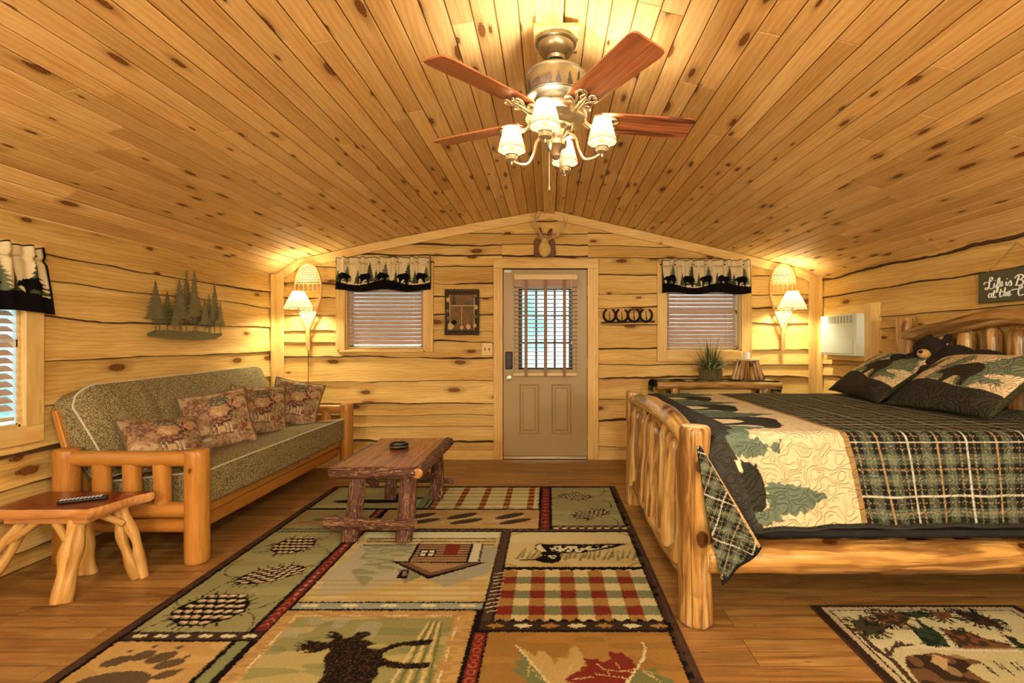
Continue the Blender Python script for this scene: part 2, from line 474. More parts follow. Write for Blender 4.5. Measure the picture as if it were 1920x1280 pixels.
M['candle'] = plain('white_wax', P(248, 236, 196), .5)
M['leaf'] = plain('grass_leaf', P(92, 98, 44), .6, nz=.5, nscale=20)
M['leaf_pale'] = plain('pale_leaf', P(172, 164, 104), .6, nz=.3, nscale=20)
M['leaf_red'] = plain('rust_leaf', P(122, 72, 40), .6, nz=.4, nscale=20)
M['pot'] = plain('mossy_bark_pot', P(98, 84, 40), .9, nz=.55, nscale=60, bump=.8, bscale=80)
M['sign'] = plain('grey_green_chalk_paint', P(80, 76, 50), .8, nz=.12, nscale=60)
M['letter'] = plain('cream_lettering', P(232, 222, 184), .6, nz=.02)
M['twine'] = plain('jute_twine', P(170, 122, 62), .9)
M['brownpaint'] = plain('dark_brown_twig', P(64, 42, 24), .7, nz=.5, nscale=60, bump=.5)
M['twigtan'] = plain('tan_carving', P(190, 150, 88), .7, nz=.4, nscale=60)
M['keys'] = plain('grey_keys', P(190, 180, 160), .5)
M['shelfpane'] = plain('antique_mirror_board', P(116, 80, 40), .8, nz=.7, nscale=14)

def shade_mat(name, col, e):
    t = NT(name); d = t.n('ShaderNodeBsdfTranslucent'); f = t.n('ShaderNodeBsdfDiffuse')
    d.inputs[0].default_value = col; f.inputs[0].default_value = col
    mx = t.n('ShaderNodeMixShader'); mx.inputs[0].default_value = .45; t.l(d.outputs[0], mx.inputs[1]); t.l(f.outputs[0], mx.inputs[2])
    em = t.n('ShaderNodeEmission'); em.inputs[0].default_value = (1, .80, .42, 1); em.inputs[1].default_value = e
    ad = t.n('ShaderNodeAddShader'); t.l(mx.outputs[0], ad.inputs[0]); t.l(em.outputs[0], ad.inputs[1])
    t.l(ad.outputs[0], t.out.inputs[0]); return t.m
M['shade'] = shade_mat('parchment_shade', (.10, .073, .033, 1), .26)
def emis(name, col, e):
    t = NT(name); t.set(Base_Color=col, Emission_Color=col, Emission_Strength=e); return t.m
def bulb_mat():
    t = NT('lit_bulb'); tr = t.n('ShaderNodeBsdfTransparent'); em = t.n('ShaderNodeEmission'); em.inputs[0].default_value = (1, .86, .6, 1); em.inputs[1].default_value = 5
    mx = t.n('ShaderNodeMixShader'); mx.inputs[0].default_value = .35; t.l(tr.outputs[0], mx.inputs[1]); t.l(em.outputs[0], mx.inputs[2]); t.l(mx.outputs[0], t.out.inputs[0]); return t.m
M['bulb'] = bulb_mat()
M['dome'] = emis('fill_glass_dome', (1, .86, .62, 1), 5)  # glow of the added fill lamp behind the camera
def glass_mat():
    t = NT('window_glass'); tr = t.n('ShaderNodeBsdfTransparent'); gl = t.n('ShaderNodeBsdfGlossy'); gl.inputs['Roughness'].default_value = .03
    tr.inputs[0].default_value = (.95, .98, .98, 1)
    fr = t.n('ShaderNodeFresnel'); fr.inputs[0].default_value = 1.45
    mx = t.n('ShaderNodeMixShader'); t.l(t.math('MULTIPLY', fr.outputs[0], .6), mx.inputs[0]); t.l(tr.outputs[0], mx.inputs[1]); t.l(gl.outputs[0], mx.inputs[2])
    t.l(mx.outputs[0], t.out.inputs[0]); return t.m
M['glass'] = glass_mat()
# ================================================================== the room
PROF = [(-3.06, 1.94), (-2.98, 2.0), (-2.73, 2.17), (-1.92, 2.35), (-.9, 2.55), (0, 2.71), (1.22, 2.43), (2.19, 2.205), (2.75, 2.065), (2.92, 1.965), (3.0, 1.92)]
def zc(x):
    for (a, za), (b, zb) in zip(PROF[:-1], PROF[1:]):
        if x <= b: return za+(zb-za)*(x-a)/(b-a)
    return PROF[-1][1]

def n1(u, s): return noise.noise(Vector((u, s*7.31, s*1.7)))
def siding(mb, Mw, u0, u1, lines, ztop, openings=(), seed=1, du=.035, ends=None):
    """live edged lap boards; Mw maps (u, d, z) to the room"""
    lines = list(lines)+[9.0]
    off = random.uniform(0, 30)
    for i in range(-1, len(lines)-1):
        lo = lines[i] if i >= 0 else 0.0; hi = lines[i+1]
        sd = seed*13+i; amp = random.uniform(.5, 1.35) if i >= 0 else 0; bk = random.uniform(.15, 1.25)
        ampn = random.uniform(.5, 1.35); nx_amp = {}
        def edge(k, u):
            if k < 0: return 0.0
            s = seed*13+k; rr = random.Random(s); a = rr.uniform(.5, 1.5); ph = rr.uniform(0, 9)
            return lines[k]+a*(.034*n1(u*.9+ph, s)+.013*n1(u*3.2+ph, s)+.004*n1(u*14, s))
        if lo > 2.8: break
        # board pieces between openings
        cuts = [u0, u1]
        for (a, b, c, d) in openings: cuts += [a, b]
        # a butt joint somewhere
        cuts = sorted(set(cuts)); rvb = random.random()
        for ua, ub in zip(cuts[:-1], cuts[1:]):
            if ub-ua < .01: continue
            cl = [(0.0, 9.0)]
            for (a, b, c, d) in openings:
                if ua >= a-1e-4 and ub <= b+1e-4: cl = [(0.0, c), (d, 9.0)]
            for (c0, c1) in cl:
                n = max(2, int((ub-ua)/du)+1); vs = []; wc = []; ok = []
                for k in range(n+1):
                    u = ua+(ub-ua)*k/n; e = edge(i, u); t = min(edge(i+1, u)+.014 if i+1 < len(lines)-1 else 9, ztop(u)+.03, c1)
                    bw = max(.003, bk*(.013+.026*max(-.4, n1(u*1.1+5, sd))+.008*n1(u*9, sd+3)))
                    zz = [t, max(min(e+bw+.003, t), c0), max(min(e+bw, t), c0), max(min(e+.002, t), c0), max(min(e, t), c0), max(min(e, t), c0)]
                    t = max(t, c0); zz[0] = t
                    dd = [.004, .023, .025, .030, .026, -.004]
                    for z, d in zip(zz, dd):
                        vs.append(Mw @ Vector((u, d, z))); wc.append(Vector((u+off+sd*3.1, z-lo+sd*.77, sd*1.71)))
                    ok.append(t-zz[2] > .002)
                fs = []; ms = []
                for k in range(n):
                    if not (ok[k] or ok[k+1]): continue
                    for q in range(5):
                        a = k*6+q
                        fs.append((a, a+1, a+7, a+6)); ms.append(0 if q in (0, 1) else 1)
                mb.add(vs, fs, ms, wc, rv=rvb)
    return mb
def sheath(mb, Mw, u0, u1, z1, openings):
    cuts = sorted(set([u0, u1]+[q for o in openings for q in o[:2]]))
    for a, b in zip(cuts[:-1], cuts[1:]):
        sp = [(0, z1)]
        for o in openings:
            if a >= o[0]-1e-4 and b <= o[1]+1e-4: sp = [(0, o[2]), (o[3], z1)]
        for c, d in sp:
            if d-c < .01: continue
            vs = [Mw @ Vector((u, dd, z)) for u in (a, b) for dd in (-.03, -.01) for z in (c, d)]
            mb.add(vs, [(0, 1, 3, 2), (4, 6, 7, 5), (0, 4, 5, 1), (2, 3, 7, 6), (0, 2, 6, 4), (1, 5, 7, 3)], 1)

W1 = (bx_(649.5), bx_(795), bz_(656), 2.05)
W2 = (bx_(1249), bx_(1388), bz_(657.5), 2.03)
DR = (bx_(942), bx_(1102), 0.0, bz_(504))
WL = (1.70, 2.775, .80, 1.74)
MBK = Matrix(((1, 0, 0, 0), (0, -1, 0, BY), (0, 0, 1, 0), (0, 0, 0, 1)))      # (x, d, z): d towards the room
MLF = Matrix(((0, 1, 0, LX), (1, 0, 0, 0), (0, 0, 1, 0), (0, 0, 0, 1)))       # u = y
MRT = Matrix(((0, -1, 0, RX), (1, 0, 0, 0), (0, 0, 1, 0), (0, 0, 0, 1)))
MFR = Matrix(((1, 0, 0, 0), (0, 1, 0, FY), (0, 0, 1, 0), (0, 0, 0, 1)))
WM = [M['wall'], M['bark']]
mb = MB()
siding(mb, MBK, LX, DR[0], [.19, .35, .47, .60, .85, 1.11, 1.28, 1.395, 1.56, 1.76, 1.9, 2.09, 2.21, 2.33, 2.45, 2.6], zc, [W1], 1)
siding(mb, MBK, DR[0], DR[1], [2.21, 2.33, 2.45, 2.60], zc, [DR], 2)
siding(mb, MBK, DR[1], RX, [.145, .41, .66, .89, 1.02, 1.2, 1.475, 1.65, 1.79, 2.0, 2.19, 2.31, 2.44, 2.58], zc, [W2], 3)
sheath(mb, MBK, LX-.05, RX+.05, 2.75, [W1, DR, W2])
# the strip of front boards over the door only begins above the head
struct('wall_back', mb, WM)
mb = MB(); siding(mb, MLF, FY, BY, [.12, .29, .47, .64, .9, 1.17, 1.417, 1.64, 1.80], lambda u: 2.0, [WL], 4, .05); sheath(mb, MLF, FY-.05, BY+.05, 2.05, [WL])
struct('wall_left', mb, WM)
mb = MB(); siding(mb, MRT, FY, BY, [.15, .4, .66, .92, 1.05, 1.18, 1.41, 1.5, 1.735, 1.93], lambda u: 1.96, [], 5, .05); sheath(mb, MRT, FY-.05, BY+.05, 2.0, [])
struct('wall_right', mb, WM)
mb = MB(); siding(mb, MFR, LX, RX, [.15, .4, .66, .92, 1.18, 1.41, 1.65, 1.9, 2.1, 2.3, 2.5], zc, [], 6, .1); sheath(mb, MFR, LX-.05, RX+.05, 2.75, [])
struct('wall_front', mb, WM)

mb = MB(); mb.box((0, 1.8, -.03), (6.2, 7.4, .06)); struct('floor', mb, M['floor'], smooth=0)

# ceiling: tongue and groove boards running towards the back wall
mb = MB(); arc = [0]
for a, b in zip(PROF[:-1], PROF[1:]): arc.append(arc[-1]+math.hypot(b[0]-a[0], b[1]-a[1]))
def arc_pt(s):
    for k in range(len(PROF)-1):
        if s <= arc[k+1]+1e-6:
            t = (s-arc[k])/(arc[k+1]-arc[k]); a, b = PROF[k], PROF[k+1]
            n = Vector((b[1]-a[1], 0, -(b[0]-a[0]))).normalized()
            return Vector((a[0]+(b[0]-a[0])*t, 0, a[1]+(b[1]-a[1])*t)), n
BW = .0985; nb = int(arc[-1]/BW)
for i in range(nb+1):
    s0 = i*BW; s1 = min(s0+BW, arc[-1])
    ys = [FY-.05]
    y = FY+random.uniform(.4, 2.6)
    while y < BY-.4: ys.append(y); y += random.uniform(1.3, 3.2)
    ys.append(BY+.05)
    for a, b in zip(ys[:-1], ys[1:]):
        rv = random.random(); vs = []; wc = []; sd = random.uniform(0, 50); g2 = .0035
        for (ss, dn) in ((s0, -.007), (s0+.0016, -.006), (s0+.006, 0), (s1-.006, 0), (s1-.0016, -.006), (s1, -.007)):
            p, n = arc_pt(min(ss, arc[-1]-1e-4))
            for (yy, ex) in ((a+.0008, -.005), (a+.003, 0), (b-.003, 0), (b-.0008, -.005)):
                q = p+n*(dn+ex); vs.append((q.x, yy, q.z)); wc.append(Vector((yy+sd, ss-s0+sd, sd*1.3)))
        fs = []; ms = []
        for k in range(5):
            for j in range(3):
                o = k*4+j; fs.append((o, o+1, o+5, o+4)); ms.append(1 if (k in (0, 4)) else 0)
        mb.add(vs, fs, ms, wc, rv)
# deck above the boards
for a, b in zip(PROF[:-1], PROF[1:]):
    mb.add([(a[0], FY-.06, a[1]+.008), (b[0], FY-.06, b[1]+.008), (b[0], BY+.06, b[1]+.008), (a[0], BY+.06, a[1]+.008),
            (a[0], FY-.06, a[1]+.03), (b[0], FY-.06, b[1]+.03), (b[0], BY+.06, b[1]+.03), (a[0], BY+.06, a[1]+.03)],
           [(0, 1, 2, 3), (7, 6, 5, 4)], 1)
struct('ceiling', mb, [M['ceil'], M['groove']], smooth=0)

tn = [0]
def trim(mb, bevel=.003):
    tn[0] += 1; return struct('trim_%d' % tn[0], mb, M['trim'], smooth=30, bevel=bevel)
trim(MB().box((.0, (FY+BY)/2, 2.678), (.118, BY-FY-.02, .03)))                       # ridge board
trim(MB().box((-2.925, BY-.034, 1.01), (.095, .024, 2.02))); trim(MB().box((-2.966, BY-.075, 1.0), (.022, .08, 2.0)))
trim(MB().box((2.862, BY-.034, 1.0), (.105, .024, 2.0))); trim(MB().box((2.908, BY-.075, .985), (.022, .08, 1.97)))
def rake(pts):
    lo = [(x, z-.1) for x, z in pts]
    Mx = Matrix(((1, 0, 0, 0), (0, 0, -1, BY-.0195), (0, 1, 0, 0), (0, 0, 0, 1)))
    return MB().prism([(x, z-.004) for x, z in pts]+lo[::-1], .024, Mx)
trim(rake([p for p in [(-2.98, 2.0), (-2.73, 2.17)]])); trim(rake([(-2.73, 2.17), (-1.92, 2.35), (-.9, 2.55), (0, 2.71)]))
trim(rake([(0, 2.71), (1.22, 2.43)])); trim(rake([(1.22, 2.43), (2.19, 2.205), (2.75, 2.065)])); trim(rake([(2.75, 2.065), (2.91, 1.97)]))
struct('baseboard_back', MB().box((( -2.87+bx_(926))/2, BY-.031, .05), (bx_(926)+2.87, .018, .1)), M['trim'], bevel=.003)
struct('baseboard_right', MB().box(((2.81+bx_(1121))/2, BY-.031, .05), (2.81-bx_(1121), .018, .1)), M['trim'], bevel=.003)

# ------------------------------------------------------------------ windows
def window(n, Mw, o, casing, dep=0.0):
    a, b, c, d = o; w = struct_empty('window_%d' % n, Mw @ Vector(((a+b)/2, 0, c)))
    inv = w.location.copy()
    def B(mb, u0, u1, d0, d1, z0, z1):
        p = [Mw @ Vector((u, dd, z)) for u in (u0, u1) for dd in (d0, d1) for z in (z0, z1)]
        p = [q-inv for q in p]; lo = Vector([min(q[i] for q in p) for i in range(3)]); hi = Vector([max(q[i] for q in p) for i in range(3)])
        return mb.box((lo+hi)/2, hi-lo)
    fw = .05 if not dep else .02
    for (u0, u1, z0, z1) in casing:
        B(MB(), u0, u1, .0, .042, z0, z1).build('window_casing', M['trim'], w, smooth=30, bevel=.003)
    mb = MB()
    for q in ((a-.001, a+.012, c, d), (b-.012, b+.001, c, d), (a, b, d-.012, d), (a, b, c-.001, c+.014)): B(mb, q[0], q[1], -.11+dep, .01, q[2], q[3])
    mb.build('window_jamb', M['trim'], w, smooth=30, bevel=.001)
    mb = MB()
    for q in ((a, a+fw, c, d), (b-fw, b, c, d), (a, b, d-fw, d), (a, b, c, c+fw), (a, b, (c+d)/2-.02, (c+d)/2+.02)): B(mb, q[0], q[1], -.10+dep, -.075+dep, q[2], q[3])
    mb.build('window_frame', M['vinyl'], w, smooth=30)
    B(MB(), a+fw-.005, b-fw+.005, -.09+dep, -.086+dep, c+.04, d-.04).build('pane', M['glass'], w, smooth=0)
    return w
a, b, c, d = W1
window(1, MBK, W1, [(a-.1, a, c-.0, d+.1), (b, b+.11, c-.02, d+.1), (a, b, d, d+.1), (a-.06, b+.02, c-.022, c)])
a, b, c, d = W2
window(2, MBK, W2, [(a-.105, a, c-.115, d+.1), (b, b+.11, c-.115, d+.1), (a, b, d, d+.1), (a, b, c-.115, c)])
a, b, c, d = WL
window(3, MLF, WL, [(a-.1, a, c-.1, d+.1), (b, b+.1, c-.0, d+.1), (a, b, d, d+.1), (a-.1, b+.1, c-.1, c)], dep=.08)

def blind(label, Mw, a, b, c, d, pitch=.0435, tilt=52.5, group=None, dep=-.045, sw=.05):
    o0 = Mw @ Vector(((a+b)/2, dep, c)); t = thing('window_blind', label, 'blind', o0, group=group)
    def bx(mb, u0, u1, d0, d1, z0, z1):
        p = [Mw @ Vector((u, dd, z))-o0 for u in (u0, u1) for dd in (d0, d1) for z in (z0, z1)]
        lo = Vector([min(q[i] for q in p) for i in range(3)]); hi = Vector([max(q[i] for q in p) for i in range(3)])
        return mb.box((lo+hi)/2, hi-lo)
    bx(MB(), a, b, dep-.028, dep+.028, d-.04, d).build('head_rail', M['rail'], t, smooth=30, bevel=.003)
    z = d-.075
    while z > c+.04:
        vs = []; m = MB(); n = 4
        for u in (a+.004, b-.004):
            for k in range(n+1):
                q = (k/n-.5)*sw; cv = .004*(1-(2*k/n-1)**2)
                dd = q*math.cos(R(tilt))-cv*math.sin(R(tilt)); zz = q*math.sin(R(tilt))+cv*math.cos(R(tilt))
                # room side edge points down
                vs.append(Mw @ Vector((u, dep-dd, z+zz))-o0)
        nn = n+1
        vs2 = [v+Vector((0, 0, .0022)) for v in vs]
        fs = [(k, k+1, nn+k+1, nn+k) for k in range(n)]
        tot = 2*nn
        fs2 = [(tot+k+1, tot+k, tot+nn+k, tot+nn+k+1) for k in range(n)]
        side = [(0, nn, tot+nn, tot), (n, tot+n, tot+nn+n, nn+n)]
        m.add(vs+vs2, fs+fs2+side); m.build('slat', M['slat'], t, smooth=30)
        z -= pitch
    bx(MB(), a+.002, b-.002, dep-.024, dep+.024, c+.004, c+.022).build('bottom_rail', M['rail'], t, smooth=30, bevel=.003)
    for f in (.13, .87):
        m = MB(); u = a+(b-a)*f
        for dd in (dep+.027,): m.tube([Mw @ Vector((u, dd, d-.04))-o0, Mw @ Vector((u, dd, c+.02))-o0], .0014, 5)
        m.build('ladder_cord', M['cord'], t)
    m = MB(); u = a+.03; m.tube([Mw @ Vector((u, dep+.035, d-.04))-o0, Mw @ Vector((u, dep+.035, d-.52))-o0], .0014, 5)
    m.lathe([(.003, .02), (.007, 0), (.007, -.02), (.003, -.025)], Mw @ Vector((u, dep+.035, d-.53))-o0, 8)
    m.build('pull_cord', M['cord'], t)
    return t
a, b, c, d = W1
blind('closed tan slat blind in the back window left of the door', MBK, a+.012, b-.012, c+.014, d-.012)
a, b, c, d = W2
blind('closed tan slat blind in the back window behind the grass plant', MBK, a+.012, b-.03, c+.02, d-.012)
a, b, c, d = WL
blind('tan slat blind in the side window at the left edge', MLF, a+.012, b-.06, c+.04, d-.012, tilt=35, dep=.018)

# ------------------------------------------------------------------ door
dr = struct_empty('door_1', (bx_(1022), BY, 0)); D0 = dr.location
def db(mb, x0, x1, y0, y1, z0, z1): return mb.box(((x0+x1)/2-D0.x, (y0+y1)/2-D0.y, (z0+z1)/2), (abs(x1-x0), abs(y1-y0), abs(z1-z0)))
dx0, dx1, dz0, dz1 = bx_(944), bx_(1100.5), .035, bz_(505.5)
gx0, gx1, gz0, gz1 = bx_(970.5), bx_(1075), bz_(694), bz_(540)
m = MB(); yf = BY-.004; yb = BY+.035
db(m, dx0, gx0, yf, yb, dz0, dz1); db(m, gx1, dx1, yf, yb, dz0, dz1); db(m, gx0, gx1, yf, yb, gz1, dz1); db(m, gx0, gx1, yf, yb, dz0, gz0)
m.build('door_slab', M['door'], dr, smooth=30)
m = MB(); db(m, dx0-.05, dx0+.01, BY+.036, BY+.06, 0, dz1+.05); db(m, dx1-.01, dx1+.05, BY+.036, BY+.06, 0, dz1+.05); db(m, dx0-.05, dx1+.05, BY+.036, BY+.06, dz1-.01, dz1+.05); db(m, dx0, dx1, BY+.036, BY+.06, 0, .05); m.build('door_light_stop', M['dark_leg'], dr, smooth=0)  # strips added behind the slab to block outside light leaking round it
for (pa, pb) in ((974, 1010.5), (1034, 1071)):
    x0, x1, z0, z1 = bx_(pa), bx_(pb), bz_(813), bz_(720); m = MB()
    def fr(i, y): return [(x0+i-D0.x, y-D0.y, z0+i), (x1-i-D0.x, y-D0.y, z0+i), (x1-i-D0.x, y-D0.y, z1-i), (x0+i-D0.x, y-D0.y, z1-i)]
    lev = [(0, yf-.0005), (.008, yf-.009), (.018, yf-.002), (.034, yf-.002), (.048, yf-.012)]
    vs = sum([fr(i, y) for i, y in lev], [])
    fs = [(k*4+j, k*4+(j+1) % 4, k*4+4+(j+1) % 4, k*4+4+j) for k in range(4) for j in range(4)]+[(16, 17, 18, 19)]
    m.add(vs, fs); m.build('raised_panel', M['door'], dr, smooth=20)
m = MB()
for q in ((gx0-.03, gx0+.012, gz0-.03, gz1+.03), (gx1-.012, gx1+.03, gz0-.03, gz1+.03), (gx0, gx1, gz1-.012, gz1+.03), (gx0, gx1, gz0-.03, gz0+.012)): db(m, q[0], q[1], yf-.014, yf, q[2], q[3])
m.build('glass_frame', M['door'], dr, smooth=30, bevel=.004)
m = MB()
for k in (1, 2):
    x = gx0+(gx1-gx0)*k/3; z = gz0+(gz1-gz0)*k/3
    db(m, x-.011, x+.011, BY+.012, BY+.03, gz0, gz1); db(m, gx0, gx1, BY+.012, BY+.03, z-.011, z+.011)
for q in ((gx0, gx0+.05, gz0, gz1), (gx1-.05, gx1, gz0, gz1), (gx0, gx1, gz1-.02, gz1), (gx0, gx1, gz0, gz0+.03)): db(m, q[0], q[1], BY+.016, BY+.03, q[2], q[3])
m.build('window_grid', M['blackmetal'], dr, smooth=0)
db(MB(), gx0, gx1, BY+.021, BY+.024, gz0, gz1).build('pane', M['glass'], dr, smooth=0)
for q in ((bx_(926), dx0-.004, .0, bz_(504)), (dx1+.004, bx_(1121.5), .0, bz_(504)), (bx_(926), bx_(1121.5), bz_(504), bz_(486))):
    db(MB(), q[0], q[1], BY-.045, BY-.0, q[2], q[3]).build('door_casing', M['trim'], dr, smooth=30, bevel=.004)
db(MB(), dx0, dx1, BY-.03, BY+.035, .004, .033).build('threshold', M['nickel'], dr, smooth=30, bevel=.004)
m = MB(); db(m, bx_(948), bx_(961), yf-.03, yf, bz_(691.6), bz_(659)); m.build('keypad_lock', M['blackmetal'], dr, bevel=.008, label='black keypad lock')
m = MB(); Mk = Matrix.Rotation(R(90), 4, 'X')
kc = (bx_(954.5)-D0.x, yf-D0.y, bz_(708))
m.lathe([(.03, 0), (.03, .006), (.012, .01), (.012, .03), (.024, .036), (.03, .05), (.026, .064), (.012, .068), (.0, .068)], kc, 20, Mk)
m.build('door_knob', M['nickel'], dr)
for z in (1.83, 1.05, .25):
    m = MB(); m.tube([(dx1+.004-D0.x, yf-.008-D0.y, z-.05), (dx1+.004-D0.x, yf-.008-D0.y, z+.05)], .007, 8); m.build('hinge', M['nickel'], dr)
db(MB(), bx_(946), bx_(959), yf-.015, yf, bz_(511), bz_(506)).build('door_sensor', M['ac'], dr, bevel=.002)

# blind hung on the door
t = thing('door_blind', 'open slat blind with three brown tapes hung on the door glass', 'blind', (bx_(1023), BY-.04, bz_(704)))
o0 = t.location
def bb(mb, x0, x1, y0, y1, z0, z1): return mb.box(((x0+x1)/2-o0.x, (y0+y1)/2-o0.y, (z0+z1)/2-o0.z), (abs(x1-x0), abs(y1-y0), abs(z1-z0)))
bb(MB(), bx_(965), bx_(1082), BY-.085, BY-.022, bz_(526), bz_(516)).build('head_rail', M['rail'], t, bevel=.004)
bb(MB(), bx_(963.6), bx_(1080.5), BY-.08, BY-.03, bz_(703.7), bz_(697.7)).build('bottom_rail', M['rail'], t, bevel=.003)
z = bz_(529); k = 0
while z > bz_(696):
    m = MB(); m.box((0, (BY-.055)-o0.y, z-o0.z), (bx_(1081)-bx_(964), .048, .0028), rot=Matrix.Rotation(R(-9 if k > 2 else -55), 3, 'X'))
    m.build('slat', M['slat'], t, smooth=0); z -= .0435 if k > 2 else .02; k += 1
for px in (987, 1023, 1058):
    bb(MB(), bx_(px-3), bx_(px+3), BY-.0835, BY-.0815, bz_(705), bz_(525)).build('ladder_tape', M['slat_tape'], t, smooth=0)
m = MB(); m.tube([(bx_(1071)-o0.x, BY-.088-o0.y, bz_(526)-o0.z), (bx_(1071)-o0.x, BY-.088-o0.y, bz_(640)-o0.z)], .0018, 5)
m.lathe([(.004, .02), (.008, 0), (.006, -.02)], (bx_(1071)-o0.x, BY-.088-o0.y, bz_(642)-o0.z), 8); m.build('pull_cord', M['cord'], t)

# ------------------------------------------------------------------ valances
BEAR = [(0, .55), (.05, .68), (.12, .78), (.2, .80), (.24, .9), (.30, .86), (.36, .9), (.5, .93), (.68, 1.0), (.85, .95), (.96, .8), (1, .6), (.96, .45), (.9, .35), (.88, .18), (.9, .0), (.76, .0), (.74, .12), (.72, .3), (.64, .38), (.52, .42), (.44, .3), (.38, .12), (.36, 0), (.22, 0), (.25, .12), (.27, .3), (.22, .45), (.14, .52), (.05, .5)]
def bear(cx, y, w, h, flip=False, rot=0):
    c, s = math.cos(rot), math.sin(rot); out = []
    for (a, b) in BEAR:
        x = ((1-a) if flip else a)*w-w/2; yy = b*h; out.append((cx+x*c-yy*s, y+x*s+yy*c))
    return out
def pine(cx, y, w, h, n=7, rot=0, jag=.5, rr=None):
    rr = rr or random; L = [(0, h)]; Rr = []
    for i in range(1, n+1):
        t = i/n; ww = w/2*t*rr.uniform(.85, 1.12)
        L.append((-ww, h*(1-t)*.93+h*.05*(1-t))); Rr.append((ww*rr.uniform(.9, 1.1), h*(1-t)*.93+h*.04))
        if i < n: L.append((-ww*jag, h*(1-t)*.93+h*.03)); Rr.append((ww*jag, h*(1-t)*.93+h*.05))
    L += [(-w*.03, h*.02), (-w*.03, -h*.08)]; pts = L+[(w*.03, -h*.08), (w*.03, h*.02)]+Rr[::-1]
    c, s = math.cos(rot), math.sin(rot)
    return [(cx+a*c-b*s, y+a*s+b*c) for a, b in pts]
cream, dkgreen, midgreen, blk = P(212, 188, 130), P(62, 66, 42), P(96, 100, 66), P(16, 12, 10)
def valance(label, Mw, u0, u1, z0, z1, seed, group=None, flip=False, flare=0):
    rr = random.Random(seed); W = u1-u0; H = z1-z0; res = .005
    cv = Canvas(0, W, 0, H, res, cream); X, Y = cv.X, cv.Y
    fold = .55*np.sin(X*2*PI/.105+seed)+.45*np.sin(X*2*PI/.067+seed*2)
    hill = H*.24+.02*np.sin(X*9+seed)
    n = int(round(W/.2)); xs = [W*(i+.5)/n+rr.uniform(-.01, .01) for i in range(n)]
    for i, x in enumerate(xs):
        cv.poly(pine(x+rr.uniform(.02, .06), H*.25, .13, H*rr.uniform(.5, .66), 8, rr=rr), dkgreen if i % 2 else midgreen)
        cv.poly(pine(x-.075, H*.22, .07, H*.4, 6, rr=rr), dkgreen)
    for i, x in enumerate(xs): cv.poly(bear(x, H*.22, .14, .115, flip=(i % 2 == 0) ^ flip), blk)
    cv.img[Y < hill] = blk[:3]
    hi = vnoise(X, Y, 40, seed); m = (Y > H*.78) & (Y < H*.84) & (hi > .5); cv.img[m] = np.array(P(176, 152, 98)[:3])
    cv.img[(X < .006) | (X > W-.006) | (Y < .005) | (Y > H-.006)] = blk[:3]
    d = .064+.026*fold*np.clip(1.1-np.abs(Y/H-.83)*1.2, .25, 1)
    pinch = np.exp(-((Y-H*.8)/.016)**2); d = d-.012*pinch*(1+.4*fold)
    d = d+.02*(1-Y/H)
    edgez = z0+Y+np.where(Y > H*.8, .008*fold*(Y-H*.8)/(H*.2), 0)-.012*(1-Y/H)*np.cos(X*2*PI/W*2+seed)
    u = u0+X+.006*np.sin(X*80+Y*9)*(1-Y/H)+flare*np.clip((X/W-.75)*4, 0, 1)*(1-Y/H)*.05
    P3 = np.stack([u, d, edgez], -1)
    A = np.array(Mw); o0 = Mw @ Vector(((u0+u1)/2, .06, z0))
    pos = P3 @ A[:3, :3].T+A[:3, 3]-np.array(o0)
    # back layer so that the cloth has thickness
    t = thing('window_valance', label, 'valance', o0, group=group)
    o = grid_mesh('valance_cloth', pos, cv.img, M['cloth'], t)
    s = o.modifiers.new('thick', 'SOLIDIFY'); s.thickness = .003; s.offset = 1
    zr = z0+H*.87; m = MB(); q = [Mw @ Vector((u, dd, zr))-o0 for u, dd in ((u0-.018, .0), (u0-.018, .03), (u0-.01, .045), (u1+.01, .045), (u1+.018, .03), (u1+.018, .0))]
    m.tube(q, .007, 8); m.build('curtain_rod', M['blackmetal'], t)
    return t
valance('bear and pine print valance over the back window left of the door', MBK, bx_(635), bx_(811), bz_(546), bz_(484), 3)
valance('bear and pine print valance over the back window right of the door', MBK, bx_(1238), bx_(1402), bz_(551), bz_(489), 8, flip=True)
valance('bear print valance over the side window at the left edge', MLF, 1.66, 2.84, 1.44, 1.82, 5, flare=1)
# ================================================================== futon
FA, FB = 2.85, 4.95          # near and far arm
t = thing('futon', 'long lodge style futon with honey pine log arms and tweed mattress against the left wall', 'futon', (-2.42, 3.9, 0))
o0 = t.location.copy()
def V(x, y, z): return Vector((x, y, z))-o0
def arm(y, s):
    a = bpy.data.objects.new('arm', None); C.objects.link(a); a.parent = t
    def L(nm, p, q, r, **k):
        m = MB(); m.log(V(*p), V(*q), r, wob=.015, bend=.002, **k); return m.build(nm, M['futon_wood'], a)
    L('front_post', (-2.045, y, 0), (-2.045, y, .655), .064); L('rear_post', (-2.80, y, 0), (-2.80, y, .66), .064)
    L('arm_rail', (-2.78, y, .600), (-2.07, y, .600), .045, rounded=False)
    L('lower_rail', (-2.76, y, .305), (-2.07, y, .305), .046, rounded=False); L('lower_rail', (-2.76, y, .215), (-2.07, y, .215), .040, rounded=False)
    for x in (-2.60, -2.425, -2.25): L('spindle', (x, y+.01*s, .315), (x, y, .575), .046, rounded=False)
    return a
arm(FA, 1); arm(FB, -1)
def frail(nm, z, x, r, h):
    m = MB(); m.tube([V(x, FA+.05, z), V(x, FB-.05, z)], r, 16, flat=1, caps='flat'); return m.build(nm, M['futon_wood'], t)
m = MB(); m.box(V(-2.10, (FA+FB)/2, .275), (.05, FB-FA-.13, .085)); m.build('seat_front_rail', M['futon_wood'], t, bevel=.02, segs=4)
